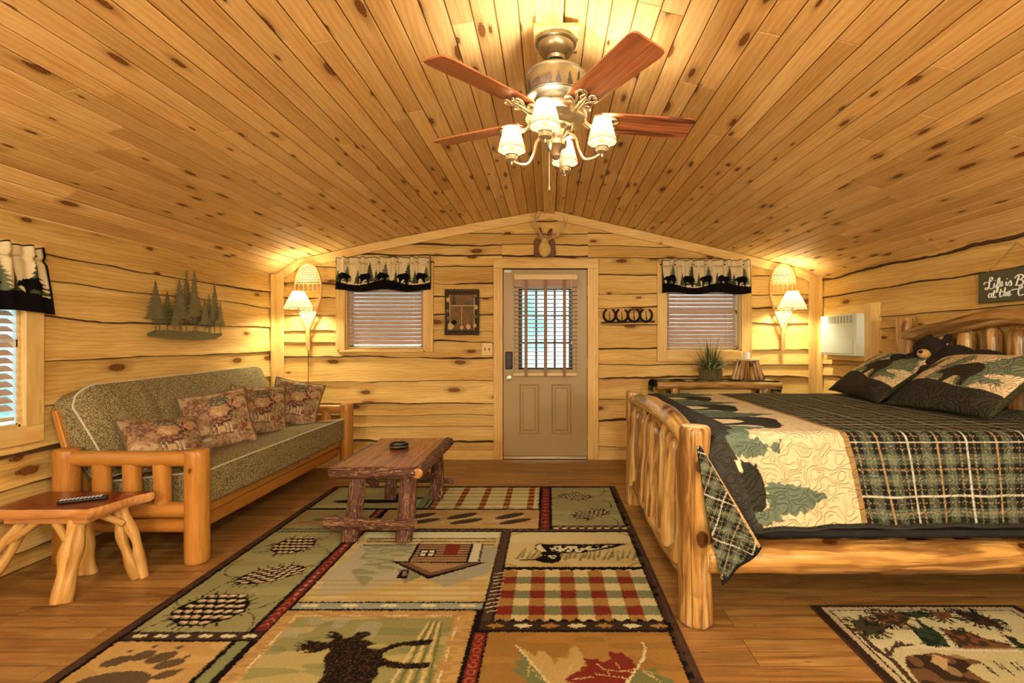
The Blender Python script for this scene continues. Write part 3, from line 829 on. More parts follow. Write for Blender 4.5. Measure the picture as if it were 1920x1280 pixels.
m = MB(); m.box(V(-2.12, (FA+FB)/2, .185), (.04, FB-FA-.12, .09)); m.build('front_stretcher', M['futon_wood'], t, bevel=.018, segs=4)
m = MB(); m.box(V(-2.84, (FA+FB)/2, .20), (.04, FB-FA-.12, .09)); m.build('rear_stretcher', M['futon_wood'], t, bevel=.01)
m = MB()
for i in range(11):
    y = FA+.15+i*(FB-FA-.3)/10; m.box(V(-2.42, y, .255), (.70, .06, .02), rot=Matrix.Rotation(R(-4), 3, 'Y'))
o = m.build('seat_slats', M['futon_wood'], t)
for y in (FA+.09, FB-.09):
    m = MB(); d = Vector((-.155, 0, .55)).normalized()
    m.box(V(-2.865, y, .62), (.035, .075, .52), rot=Matrix.Rotation(R(-16), 3, 'Y')); m.build('back_support', M['futon_wood'], t, bevel=.006)

def slab_pillow(mb, fn, nu, nv, th, mi=0):
    """closed upholstered slab: fn(u,v) -> (top point, bottom point) ; u, v in 0..1"""
    vs = []; wc = []
    for s in (0, 1):
        for j in range(nv+1):
            for i in range(nu+1):
                p = fn(i/nu, j/nv)[s]; vs.append(p); wc.append(Vector(p)+Vector((5, 5, 5)))
    W = nu+1; T = W*(nv+1); fs = []
    for j in range(nv):
        for i in range(nu):
            a = j*W+i; fs.append((a, a+1, a+W+1, a+W)); b = T+a; fs.append((b+W, b+W+1, b+1, b))
    ring = [i for i in range(nu+1)]+[j*W+nu for j in range(1, nv+1)]+[nv*W+i for i in range(nu-1, -1, -1)]+[j*W for j in range(nv-1, 0, -1)]
    n = len(ring)
    for k in range(n):
        a, b = ring[k], ring[(k+1) % n]; fs.append((b, a, T+a, T+b))
    mb.add(vs, fs, mi, wc)
    return [vs[i] for i in ring], [vs[T+i] for i in ring]
ya, yb = FA+.075, FB-.075
def rc(u, v, r=.035):
    # rounded plan corners
    return u, v
def seat_fn(u, v):
    # u along Y, v from back (0) to front (1)
    y = ya+(yb-ya)*u; x = -2.68+(.645)*v
    e = min(1, 6*min(u, 1-u, .17)) ; ef = min(1, 5*min(v+.05, 1-v+.02, .2))
    puff = .03*(math.sin(PI*v)**.5 if 0 < v < 1 else 0)*(min(1, min(u, 1-u)*9))
    sag = -.018*math.sin(PI*u)*v
    z1 = .445+.065*v+puff+.006*noise.noise(Vector((y*3, x*3, 1)))+.012*math.sin(PI*u)
    z0 = .30+.03*v*0
    bow = .02*math.sin(PI*u)*v
    top = Vector((x+bow-.012*(v > .97), y, z1)); bot = Vector((x+bow, y, z0+.006))
    return top-o0, bot-o0
m = MB(); r1, r2 = slab_pillow(m, seat_fn, 40, 14, .17)
seat = m.build('seat_mattress', M['tweed'], t, smooth=75, bevel=.022, segs=3)
def back_fn(u, v):
    y = ya-.0+(yb-ya)*u; v2 = v
    # rounded top corners
    cr = .16; du = min(u, 1-u)*(yb-ya)
    top = 1.0+.03*u
    if du < cr: top -= (cr-math.sqrt(max(0, cr*cr-(cr-du)**2)))*.75
    z = .47+(top-.47)*v2
    xf = -2.60-.24*v; puff = .045*math.sin(PI*min(1, v*.9+.1))**.6*min(1, min(u, 1-u)*9)
    puff -= .018*math.exp(-((u*4-round(u*4))/.045)**2)*(1 if .1 < u < .9 else 0)*math.sin(PI*v)
    puff += .010*noise.noise(Vector((y*7, z*2.2, 3)))+.005*math.sin(y*55+z*6)*min(1, v*1.3)*(.5+noise.noise(Vector((y*2.3, 0, 7))))
    xr = max(xf-.15, -2.975+.0)
    return Vector((xf+puff, y, z+.01))-o0, Vector((xr, y, z-.035*(v > .2)))-o0
m = MB(); b1, b2 = slab_pillow(m, back_fn, 90, 18, .15)
m.build('back_mattress', M['tweed'], t, smooth=75, bevel=.022, segs=3)
def pipe(ring, name, off):
    m = MB(); m.tube([p+off for p in ring], .0055, 6, closed=True); return m.build(name, M['piping'], t)
pipe(r1, 'piping', Vector((.0, 0, -.002))); pipe([p for p in b1], 'piping', Vector((.0, 0, .0)))

# ------------------------------------------------------------------ tapestry cushions
def cushion_canvas(seed):
    cv = Canvas(-1, 1, -1, 1, .022, P(168, 128, 80)); X, Y = cv.X, cv.Y
    n = vnoise(X, Y, 2.6, 3)*.6+vnoise(X, Y, 7, 4)*.4
    cv.img[(n > .55)] = P(146, 106, 66)[:3]; cv.img[(n > .66)] = P(118, 80, 48)[:3]
    cv.img[(n < .36)] = P(186, 156, 100)[:3]
    cv.img[(Y > .45) & (n < .55)] = P(160, 136, 90)[:3]
    for (x, y, rx, ry, c) in ((-.55, .45, .38, .42, P(128, 90, 58)), (.05, .62, .38, .2, P(92, 88, 60)), (-.3, .0, .3, .2, P(170, 124, 84)), (.5, .3, .25, .3, P(176, 122, 76)), (-.55, -.35, .4, .14, P(188, 158, 112)), (0, -.75, .9, .25, P(164, 128, 84)), (.6, -.1, .3, .4, P(136, 108, 62))):
        m = cv.ell(x, y, rx, ry, 0, c); k = vnoise(X, Y, 11, int(x*50+90)) > .52; cv.mix(m & k, P(104, 66, 46), .5)
    # stag
    d1 = P(84, 50, 36); d2 = P(120, 72, 48)
    cv.ell(.0, -.12, .34, .17, .1, d1); cv.ell(.02, -.06, .27, .11, .1, d2); cv.poly([(.2, -.05), (.33, .22), (.45, .25), (.42, .02), (.3, -.2)], d1)
    cv.ell(.45, .28, .13, .08, -.5, d1)
    for a in ((.38, .34, .28, .62), (.45, .34, .52, .66), (.3, .52, .18, .6), (.5, .52, .62, .6), (.33, .45, .42, .58)): cv.line([(a[0], a[1]), (a[2], a[3])], .035, P(60, 44, 34))
    for x in (-.24, -.12, .14, .26): cv.line([(x, -.22), (x+.03, -.58)], .05, P(196, 168, 130)); cv.line([(x-.02, -.22), (x, -.5)], .03, d1)
    cv.line([(-.9, -.55), (.9, -.62)], .03, P(96, 70, 46)); cv.ell(-.5, -.62, .2, .12, 0, P(110, 66, 50)); cv.ell(-.46, -.68, .16, .06, 0, P(190, 168, 130))
    # second deer
    cv.ell(.62, -.42, .2, .12, .2, d2); cv.ell(.78, -.25, .07, .1, 0, d1)
    for x in (.5, .6, .72): cv.line([(x, -.5), (x, -.78)], .03, P(90, 60, 42))
    cv.mix(vnoise(X, Y, 22, 8) > .62, P(214, 184, 130), .28)
    return cv
def make_cushion(name, label, cat, cv, S, Tk, Mx, mat, backmat, group, pipemat=None, power=.42, ratio=1.0, backname='cushion_back'):
    """front from the painted canvas, back plain; Mx places local x,y plane, z = front normal"""
    t = thing(name, label, cat, (0, 0, 0), group=group); t.matrix_world = Mx
    U, Vv = np.meshgrid(np.linspace(-1, 1, cv.nx), np.linspace(-1, 1, cv.ny))
    def surf(U, Vv, sgn):
        puff = (np.clip(1-np.abs(U)**2.6, 0, 1)*np.clip(1-np.abs(Vv)**2.6, 0, 1))**power
        x = U*S*ratio*(1-.07*(1-Vv**2)*np.abs(U)); y = Vv*S*(1-.07*(1-U**2)*np.abs(Vv))
        z = sgn*Tk*puff*(1+.08*np.sin(U*5+Vv*3))
        return np.stack([x, y, z], -1)
    f = grid_mesh('cushion_front', surf(U, Vv, 1), cv.img, mat, t)
    n = 25; U2, V2 = np.meshgrid(np.linspace(1, -1, n), np.linspace(-1, 1, n)); P2 = surf(U2, V2, -1).reshape(-1, 3)
    m = MB(); vs = [Vector(p) for p in P2]; m.add(vs, [(j*n+i, j*n+i+1, (j+1)*n+i+1, (j+1)*n+i) for j in range(n-1) for i in range(n-1)]); m.build(backname, backmat, t, smooth=80)
    if pipemat is not None:
        k = 24; ring = [(-1+2*i/k, -1) for i in range(k)]+[(1, -1+2*i/k) for i in range(k)]+[(1-2*i/k, 1) for i in range(k)]+[(-1, 1-2*i/k) for i in range(k)]
        u = np.array([r[0] for r in ring]); v = np.array([r[1] for r in ring]); q = surf(u, v, 1)
        m = MB(); m.tube([Vector(p) for p in q], .0075, 6, closed=True); m.build('piping', pipemat, t)
    return t
def look_M(c, az, tilt, roll=0):
    """plane facing azimuth az (deg from +X, anticlockwise), leaning back by tilt"""
    nrm = Vector((math.cos(R(az))*math.cos(R(tilt)), math.sin(R(az))*math.cos(R(tilt)), math.sin(R(tilt))))
    ex = Vector((-math.sin(R(az)), math.cos(R(az)), 0)); ey = nrm.cross(ex)
    Mx = Matrix((ex, ey, nrm)).transposed().to_4x4()
    Mx = Mx @ Matrix.Rotation(R(roll), 4, 'Z'); Mx.translation = Vector(c); return Mx
CC = cushion_canvas(1)
CL = [('tapestry cushion nearest the near log arm, slumped on its side', (-2.44, 3.12, .635), -28, 50, -6, .215),
      ('tapestry cushion with a stag, second from the near log arm', (-2.45, 3.63, .70), -50, 22, 8, .215),
      ('tapestry cushion with a stag, third from the near log arm', (-2.46, 4.16, .70), -42, 22, -6, .21),
      ('tapestry cushion leaning in the far corner by the far log arm', (-2.38, 4.60, .705), -62, 22, -14, .215)]
for lb, c, az, tl, ro, S in CL:
    make_cushion('throw_cushion', lb, 'cushion', CC, S, .062, look_M(c, az, tl, ro), M['cloth'], M['cushion_back'], 'tapestry cushions on the futon', M['cushion_back'])

# ================================================================== end table with remote
t = thing('end_table', 'rustic stool table with red stained slab top and forked juniper legs', 'table', (-2.54, 2.6, 0)); o0 = t.location.copy()
zt = .44
poly = [(-.25, -.155), (-.1, -.165), (.1, -.16), (.235, -.15), (.265, -.10), (.30, .08), (.335, .145), (.31, .165), (.1, .15), (-.15, .16), (-.27, .155), (-.285, .05)]
def slab(poly, z0, z1, inset, mt, me, name, par):
    m = MB(); n = len(poly); c = Vector((0, 0, 0)); vs = []; wc = []
    lev = [(z0, inset*1.6), (z0+(z1-z0)*.3, inset*.4), (z0+(z1-z0)*.65, 0), (z1-.006, inset*.35), (z1, inset)]
    pts = []
    for i in range(n):
        a = Vector(poly[i]); b = Vector(poly[(i+1) % n])
        for k in range(4): pts.append(a.lerp(b, k/4))
    n = len(pts)
    for z, ins in lev:
        for i, p in enumerate(pts):
            L = p.length; w = ins*(1+.5*noise.noise(Vector((p.x*9, p.y*9, z*30))))
            q = p*(1-w/L); vs.append((q.x, q.y, z+ (.003*noise.noise(Vector((p.x*12, p.y*12, 5))) if z < z1 else 0))); wc.append(Vector((q.x, q.y, z))+Vector((3, 3, 3)))
    fs = []; ms = []
    for l in range(len(lev)-1):
        for i in range(n): fs.append((l*n+i, l*n+(i+1) % n, (l+1)*n+(i+1) % n, (l+1)*n+i)); ms.append(1)
    fs.append(tuple((len(lev)-1)*n+i for i in range(n))); ms.append(0); fs.append(tuple(reversed(range(n)))); ms.append(1)
    m.add(vs, fs, ms, wc); return m.build(name, [mt, me], par, smooth=35)
slab(poly, zt-.05, zt, .012, M['stool_top'], M['stool_edge'], 'table_top', t)
m = MB()
m.box((0, -.115, zt-.065), (.42, .03, .03)); m.box((.19, 0, zt-.065), (.03, .2, .03)); m.box((-.19, 0, zt-.065), (.03, .2, .03)); m.box((0, .115, zt-.065), (.42, .03, .03)); m.build('apron', M['stool_edge'], t, bevel=.005)
def forkleg(a, b, r, split, seed, name='leg', parent=None, mt=None):
    rr = random.Random(seed); a = Vector(a); b = Vector(b); m = MB(); side = Vector((1, .3, 0)).normalized()
    mid = a.lerp(b, .55)
    p1 = [a-side*r*.35, a.lerp(b, .2)-side*r*.45, a.lerp(b, .45)-side*r*split, a.lerp(b, .7)-side*r*split*.8, b-side*r*.42]
    p2 = [a+side*r*.35, a.lerp(b, .2)+side*r*.45, a.lerp(b, .45)+side*r*split, a.lerp(b, .7)+side*r*split*.7, b+side*r*.42]
    def smooth_path(p):
        out = []
        for i in range(len(p)-1):
            for k in range(4):
                tt = k/4; p0 = p[max(i-1, 0)]; p1_ = p[i]; p2_ = p[i+1]; p3 = p[min(i+2, len(p)-1)]
                out.append(.5*((2*p1_)+(-p0+p2_)*tt+(2*p0-5*p1_+4*p2_-p3)*tt*tt+(-p0+3*p1_-3*p2_+p3)*tt**3))
        out.append(p[-1]); return out
    for k, p in enumerate((p1, p2)):
        q = smooth_path(p); n = len(q); m.tube(q, [r*(.56+.1*math.sin(i*.9+seed+k)) + r*.08*(i/n) for i in range(n)], 12, wob=.12)
    return m.build(name, mt or M['juniper'], parent)
forkleg((.14, -.10, zt-.06), (.155, -.20, 0), .042, .55, 1, parent=t)
forkleg((.22, .05, zt-.06), (.325, .06, 0), .040, .75, 2, parent=t)
forkleg((-.16, -.06, zt-.06), (-.29, -.20, 0), .036, .85, 3, parent=t)
forkleg((-.02, .09, zt-.06), (-.015, .115, 0), .046, .35, 4, parent=t)
for a, b in (((-.20, -.11, .26), (-.05, -.10, zt-.06)), ((.13, -.14, .27), (.02, -.1, zt-.06)), ((.26, .03, .3), (.15, -.02, zt-.06))):
    m = MB(); m.log(a, b, .017, .02, seg=10, wob=.15); m.build('brace', M['juniper'], t)
r = thing('remote_control', 'black remote control with pale keys on the stool table', 'remote', (-2.45, 2.58, zt+.001), (0, 0, R(28)))
m = MB(); m.box((0, 0, .009), (.2, .045, .017)); m.build('casing', M['blackmetal'], r, bevel=.006, segs=3)
m = MB()
for i in range(11):
    for j in range(3): m.box((-.085+i*.0155, (j-1)*.0125, .0185), (.009, .007, .003))
m.build('keys', M['keys'], r, smooth=0)

# ================================================================== coffee table
t = thing('coffee_table', 'plank coffee table with bark covered edges and hickory log legs on the rug', 'table', (-1.12, 3.625, 0)); o0 = t.location.copy()
x0, x1, y0, y1, z1 = -.265, .265, -.465, .465, .475
m = MB()
for i in range(3):
    xa = x0+(x1-x0)*i/3; xb = x0+(x1-x0)*(i+1)/3; m.box(((xa+xb)/2, 0, z1-.028), (xb-xa-.0015, y1-y0, .056))
m.build('plank_top', M['table_top'], t, bevel=.0015)
def barkedge(a, b, r, name='bark_edge'):
    m = MB(); m.log(a, b, r, seg=14, n=20, wob=.2, rounded=True, capmi=1); return m.build(name, [M['hickory'], M['stool_edge']], t)
barkedge((x0-.03, y0-.0, z1-.038), (x1-.0, y0-.0, z1-.038), .038); barkedge((x0-.03, y1, z1-.04), (x1+.02, y1, z1-.04), .036)
barkedge((x1+.012, y0-.03, z1-.036), (x1+.012, y1+.03, z1-.036), .040); barkedge((x0-.008, y0+.03, z1-.036), (x0-.008, y1-.02, z1-.036), .034)
RUGZ = .012
for (a, b, r) in (((-.13, y0+.07, z1-.05), (-.145, y0-.045, RUGZ), .052), ((.2, y0+.07, z1-.05), (.195, y0-.045, RUGZ), .055), ((.20, y1-.10, z1-.05), (.205, y1-.12, RUGZ), .052), ((-.16, y1-.10, z1-.05), (-.165, y1-.12, RUGZ), .050)):
    m = MB(); m.log(a, b, r*.92, r*1.04, seg=16, n=14, wob=.22, rounded=False); m.build('leg', M['hickory'], t)
m = MB(); m.log((.10, y0+.30, z1-.06), (.20, y1-.17, .2), .022, seg=10, wob=.2); m.build('brace', M['hickory'], t)
m = MB(); m.log((-.11, y0+.07, z1-.06), (-.07, y0+.2, .30), .03, seg=10, wob=.2); m.build('brace', M['hickory'], t)
m = MB(); m.log((-.29, y0-.09, .155), (.285, y0-.09, .138), .036, .032, seg=14, n=20, wob=.25, bend=.02, capmi=1, lump=[(.2, 1, .01, .05), (.7, 2, .008, .05)]); m.build('stretcher', [M['hickory'], M['stool_edge']], t)
m = MB(); m.log((-.29, y1-.05, .15), (.33, y1-.05, .13), .026, .022, seg=12, n=16, wob=.2, bend=.02, capmi=1); m.build('stretcher', [M['hickory'], M['stool_edge']], t)
c = thing('coil_coaster', 'dark coiled ring dish on the coffee table', 'coaster', (-1.135, 3.70, z1+.001))
for k in range(3):
    m = MB(); pts = [Vector(((.062+.004*math.sin(a*3+k))*math.cos(a), (.062+.004*math.cos(a*4+k))*math.sin(a), .009+k*.011)) for a in [2*PI*i/28 for i in range(28)]]
    m.tube(pts, .0085, 8, closed=True, wob=.3); m.build('coil', M['iron'] if k != 1 else M['pewter'], c)
m = MB(); m.lathe([(.0, .002), (.058, .002), (.058, .008), (0, .008)], seg=20); m.build('dish_base', M['pewter'], c)
# ================================================================== big area rug
def G(px, py): return on_z(px, py, .012)
rx0, rx1, ry0, ry1 = -1.885, .575, .96, 4.31
bg = P(150, 112, 60)
cv = Canvas(rx0, rx1, ry0, ry1, .0048, P(74, 50, 34), jit=.0022)
X, Y = cv.X, cv.Y
black = P(22, 16, 12); olive = P(150, 138, 84); tan = P(186, 148, 84); gold = P(192, 160, 90); straw = P(206, 184, 118); brown = P(78, 56, 36); maroon = P(112, 40, 26); red = P(120, 42, 28); sage = P(124, 122, 78); cream2 = P(214, 196, 138); ochre = P(160, 116, 54); blue = P(150, 146, 112); ink = P(34, 26, 16)
ix0, ix1, iy1 = rx0+.062, rx1-.055, ry1-.05
wob = lambda f, s: .004*np.sin(X*f+s)+.004*np.sin(Y*f+s)
cv.rect(ix0-.02, ix1+.028, ry0+.05, iy1+.02, black)
def field(x0, x1, y0, y1, c, edge=.010):
    cv.rect(x0-edge, x1+edge, y0-edge, y1+edge, black); return cv.rect(x0, x1, y0, y1, c)
def mottled(m, c, a=.4, sc=14, th=.55, seed=1): cv.mix(m & (vnoise(X*.6, Y*2.2, sc, seed) > th), c, a)
# --- top row
m = field(ix0, -1.02, 3.74, iy1, olive); mottled(m, P(176, 162, 100), .5, 6, .5, 2)
cv.ell(-1.42, 3.90, .30, .045, 0, ink); cv.ell(-1.22, 4.02, .12, .08, .2, ink); cv.ell(-1.20, 4.06, .05, .035, 0, olive); cv.poly([(-1.7, 3.86), (-1.5, 3.95), (-1.45, 3.86)], ink); cv.ell(-1.05, 3.98, .05, .02, 0, ink)
cv.rect(-1.02, -.93, 3.74, iy1, sage); cv.rect(-.965, -.955, 3.74, iy1, black)
m = field(-.915, -.085, 3.725, iy1, straw)
nc = 9; 
for i in range(nc+1):
    x = -.915+i*.093
    if i % 2 == 0: cv.rect(x, min(x+.048, -.085), 3.725, iy1, ochre)
for j in range(6):
    y = iy1-.045-j*.092
    mm = (cv.JY > y-.046) & (cv.JY < y) & (X > -.915) & (X < -.085) & (Y > 3.725)
    isr = mm & (np.abs(cv.img[..., 0]-ochre[0]) < .02); cv.img[mm] = np.array(P(170, 156, 92)[:3]); cv.img[isr] = red[:3]
for k in range(7): cv.line([(-.86+k*.12, 3.735), (-.80+k*.12, 3.76)], .006, cream2); cv.line([(-.86+k*.12, 3.76), (-.80+k*.12, 3.735)], .006, cream2)
for k in range(5): cv.rect(-.115, -.105, 3.80+k*.09, 3.85+k*.09, cream2)
field(-.060, .0, 3.315, iy1, maroon)
for k in range(12):
    y = 3.36+k*.075
    cv.line([(-.052, y+.02), (-.03, y), (-.008, y+.02)], .006, P(184, 110, 70)); cv.line([(-.03, y), (-.03, y+.04)], .004, P(184, 110, 70))
m = field(.02, ix1, 3.385, iy1, olive); mottled(m, P(170, 160, 98), .5, 7, .5, 3)
cv.rect(.02, ix1, 3.315, 3.375, brown)
for k in range(9):
    cv.rect(.03+k*.058, .062+k*.058, 3.322, 3.345, cream2); cv.rect(.055+k*.058, .085+k*.058, 3.352, 3.368, ochre)
def cone(px, py, w, h, rot=0, wx=None):
    """pine cone motif centred at picture position, size in metres"""
    cx, cy = G(px, py); rr = random.Random(int(px)); c, s = math.cos(rot), math.sin(rot)
    cv.ell(cx, cy, w*.47, h*.44, rot, black)
    nr, ncl = 6, 7
    for j in range(nr):
        for i in range(ncl+1):
            a = -1+2*(i+(.5 if j % 2 else 0))/ncl; b = 1-2*(j+.5)/nr
            if a*a+b*b > .98: continue
            lx, ly = a*w*.47, b*h*.45; x = cx+lx*c-ly*s; y = cy+lx*s+ly*c; ro = rot+.3*(1 if a > 0 else -1)
            cv.ell(x, y, w*.085, h*.078, ro, black); cv.ell(x, y+h*.012, w*.066, h*.044, ro, P(184, 150, 98)); cv.ell(x+w*.01, y+h*.022, w*.045, h*.020, ro, P(222, 204, 150))
    for k in range(26):
        a = rr.uniform(0, 2*PI); x = cx+w*.46*math.cos(a)*c-h*.42*math.sin(a)*s; y = cy+w*.46*math.cos(a)*s+h*.42*math.sin(a)*c
        cv.line([(x, y), (x+.03*math.cos(a+rot), y+.045*math.sin(a+rot))], .006, black)
    for k in range(4):
        a0 = rr.uniform(-.6, .6)+(PI if k % 2 else 0); p = [(cx+w*.45*math.cos(a0), cy+h*.4*math.sin(a0)-.02)]
        for q in range(7): a0 += rr.uniform(.12, .42)*(1 if k < 2 else -1); p.append((p[-1][0]+.04*math.cos(a0), p[-1][1]+.045*math.sin(a0)))
        cv.line(p, .0045, black)
cone(1080, 930, .27, .18, -.3); cone(1107, 963, .30, .17, .5)
# --- hoof print band
m = field(-1.21, -.075, 3.33, 3.70, tan); mottled(m, ochre, .5, 12, .5, 5)
m = field(ix0, -1.30, 3.33, 3.70, olive); mottled(m, ochre, .5, 8, .5, 6)
for k in range(5):
    a = k*1.3; cv.ell(-1.62+.05*k, 3.5+.03*math.sin(a), .07, .03, a, P(112, 104, 56))
cv.line([(-1.8, 3.42), (-1.6, 3.5), (-1.4, 3.62)], .006, black)
for px in (783, 863, 954):
    x, y = G(px, 974); cv.ell(x, y+.075, .115, .042, .52, P(70, 52, 34)); cv.ell(x+.05, y-.03, .12, .036, .42, P(70, 52, 34)); cv.line([(x-.14, y-.05), (x+.1, y+.06)], .008, cream2)
cv.rect(ix0, ix1, 3.285, 3.315, brown); cv.rect(ix0, -1.27, 3.275, 3.32, sage)
for k in range(22): cv.rect(-1.2+k*.055, -1.175+k*.055, 3.292, 3.306, P(120, 92, 60))
# --- pine cone column
m = field(ix0, -1.315, 2.145, 3.265, olive); mottled(m, P(168, 158, 96), .45, 6, .5, 7)
cone(552, 1021, .26, .29, 0); cone(509, 1076, .36, .20, .45); cone(396, 1141, .35, .31, 0)
# --- cabin field
m = field(-1.225, -.315, 2.395, 3.27, gold); mottled(m, straw, .6, 9, .5, 8)
def Q4(x, y): return G(x/3.556+440, y/3.556+980)
def Q5(x, y): return G(x/4.174+860, y/4.174+980)
def Qm(x, y): return G(x/5.05+480, y/5.05+1150)
cv.poly([Q4(540, 500), Q4(620, 330), Q4(760, 230), Q4(840, 150), Q4(1220, 150), Q4(1230, 300), Q4(1000, 420)], P(176, 160, 116), clip=m)
cv.poly([Q4(1260, 360), Q4(1400, 430), Q4(1520, 390), Q4(1700, 330), Q4(1760, 160), Q4(1600, 160)], P(160, 150, 112), clip=m)
tr = [Q4(*p) for p in ((820, 150), (880, 190), (830, 240), (900, 255), (780, 320), (850, 435), (930, 360), (1090, 300), (1060, 240), (1200, 200), (1180, 140))]
mt_ = cv.poly(tr, P(140, 136, 90), clip=m); mottled(mt_, P(176, 166, 112), .7, 22, .5, 9)
cv.poly([Q4(1080, 300), Q4(1130, 405), Q4(1260, 350)], P(132, 126, 84), clip=m)
cv.rect(-1.2, -.33, 3.17, 3.265, P(206, 196, 140))
for y in (3.16, 3.11, 3.06): cv.rect(-1.16, -.34, y-.006, y+.006, P(70, 52, 32))
cv.poly([Q4(1040, 252), Q4(1680, 262), Q4(1290, 372)], black, clip=m); cv.poly([Q4(1090, 262), Q4(1630, 268), Q4(1300, 352)], P(110, 78, 48), clip=m); cv.poly([Q4(1160, 262), Q4(1560, 268), Q4(1310, 330)], P(160, 122, 72), clip=m)
wl = cv.poly([Q4(1230, 138), Q4(1590, 140), Q4(1555, 262), Q4(1160, 260)], P(152, 112, 66), clip=m)
cv.img[wl & (np.mod(Y, .034) < .009)] = black[:3]
cv.poly([Q4(1590, 140), Q4(1655, 140), Q4(1630, 258), Q4(1560, 258)], P(200, 188, 140), clip=m); cv.line([Q4(1655, 140), Q4(1628, 258)], .012, brown)
cv.line([Q4(1230, 138), Q4(1160, 258)], .016, black); cv.line([Q4(1585, 140), Q4(1550, 258)], .016, black)
cv.poly([Q4(1415, 140), Q4(1512, 140), Q4(1480, 215), Q4(1388, 215)], red); cv.poly([Q4(1240, 178), Q4(1348, 178), Q4(1328, 224), Q4(1222, 224)], black); cv.poly([Q4(1250, 183), Q4(1335, 183), Q4(1318, 218), Q4(1232, 218)], cream2)
cv.line([Q4(1295, 180), Q4(1276, 222)], .012, black); cv.line([Q4(1240, 200), Q4(1340, 200)], .014, black)
cv.poly([Q4(1120, 308), Q4(1166, 312), Q4(1150, 370), Q4(1075, 366)], black); cv.poly([Q4(1125, 318), Q4(1150, 320), Q4(1140, 350), Q4(1110, 350)], P(140, 110, 70))
m2 = m & (Y < 2.62) & (np.mod(Y+.01*vnoise(X, Y, 4, 3), .05) < .02); cv.mix(m2, P(168, 132, 62), .5)
# --- red carved diagonal strip (runs the length)
field(-1.295, -1.24, 2.15, 3.70, maroon)
for k in range(34):
    y = 2.18+k*.045
    if (k//6) % 2: cv.rect(-1.277, -1.258, y, y+.028, P(176, 112, 74))
    else: cv.line([(-1.287, y), (-1.268, y+.03), (-1.249, y)], .006, P(180, 100, 64))
# --- vertical brown band and arrow stripe
cv.rect(-.315, -.255, 1.2, 3.285, brown); cv.rect(-.318, -.31, 2.15, 3.28, black); cv.rect(-.262, -.254, 1.2, 3.28, black)
m = field(-1.225, -.32, 2.33, 2.383, blue, .009)
for k in range(5):
    x = -1.15+k*.19; y = 2.357; cv.poly([(x-.045, y), (x-.02, y+.018), (x-.01, y+.008), (x+.02, y+.016), (x+.045, y), (x+.015, y-.016), (x-.0, y-.006), (x-.02, y-.016)], cream2)
# --- bird field
m = field(-.252, ix1, 2.765, 3.265, gold); cv.rect(-.252, ix1, 3.10, 3.265, straw); mottled(m, straw, .5, 8, .5, 11)
for k in range(26):
    x = -.2+k*.028; y = 2.86+.02*math.sin(k*2.3); cv.poly([(x, y), (x+.02, y+.0), (x+.05+.02*math.sin(k*5), y+.16)], P(132, 120, 64), clip=m)
bd = [Q5(*p) for p in ((595, 180), (610, 165), (640, 160), (700, 165), (1000, 165), (1330, 160), (1200, 195), (960, 235), (800, 235), (790, 250), (806, 275), (790, 300), (740, 315), (660, 308), (600, 292), (470, 292), (470, 286), (600, 280), (655, 255), (640, 225), (600, 205))]
cv.poly(bd, black); cv.poly([Q5(*p) for p in ((605, 180), (640, 165), (665, 200), (690, 222), (650, 225), (615, 205))], cream2)
mm = cv.poly([Q5(*p) for p in ((720, 178), (1000, 180), (1240, 172), (960, 228), (800, 228), (700, 215))], black); cv.img[mm & (vnoise(X, Y, 60, 5) > .5)] = np.array(cream2[:3])
mm = cv.poly([Q5(*p) for p in ((670, 248), (770, 255), (750, 280), (680, 262))], black); cv.img[mm & (vnoise(X, Y, 70, 6) > .45)] = np.array(cream2[:3])
for a, b in (((-.25, 2.80), (-.19, 2.77)), ((-.25, 3.22), (-.18, 3.26)), ((ix1-.07, 2.77), (ix1, 2.83)), ((ix1-.06, 3.26), (ix1, 3.21))): cv.line([a, b], .012, ochre)
# --- plaid field
x0, x1_, y0, y1_ = -.252, ix1, 2.222, 2.735
field(x0, x1_, y0, y1_, straw)
for k in range(-1, 11):
    xx = -.252+k*.0771
    for j, (ya, yb) in enumerate(((2.735, 2.644), (2.644, 2.572), (2.572, 2.499), (2.499, 2.425), (2.425, 2.355), (2.355, 2.277), (2.277, 2.222))):
        odd = j % 2; c = (red if odd else ochre) if k % 2 == 0 else (sage if odd else straw)
        mm = (cv.JX > max(xx, x0)) & (cv.JX < min(xx+.0771, x1_)) & (cv.JY > yb) & (cv.JY < ya); cv.img[mm] = c[:3]
for k in range(11): cv.line([(-.30, 2.30+k*.038), (-.245, 2.318+k*.038)], .006, cream2)
for k in range(6): cv.line([(-.2+k*.12, 2.715), (-.13+k*.12, 2.715)], .006, cream2)
for k in range(14):
    x = x0+k*.058; cv.poly([(x, 2.222), (x+.029, 2.25), (x+.058, 2.222)], black); cv.poly([(x, 2.742), (x+.029, 2.722), (x+.058, 2.742)], black)
cv.rect(x0-.06, x1_, 2.155, 2.225, P(58, 40, 26)); cv.rect(x0-.06, x1_, 2.150, 2.160, black)
for k in range(7):
    x = -.24+k*.1215; y = 2.190; c = cream2 if k % 2 else ochre
    cv.poly([(x-.045, y), (x-.018, y+.014), (x-.006, y+.010), (x+.006, y+.022), (x+.018, y+.012), (x+.045, y), (x+.018, y-.014), (x+.006, y-.010), (x-.006, y-.022), (x-.018, y-.012)], c)
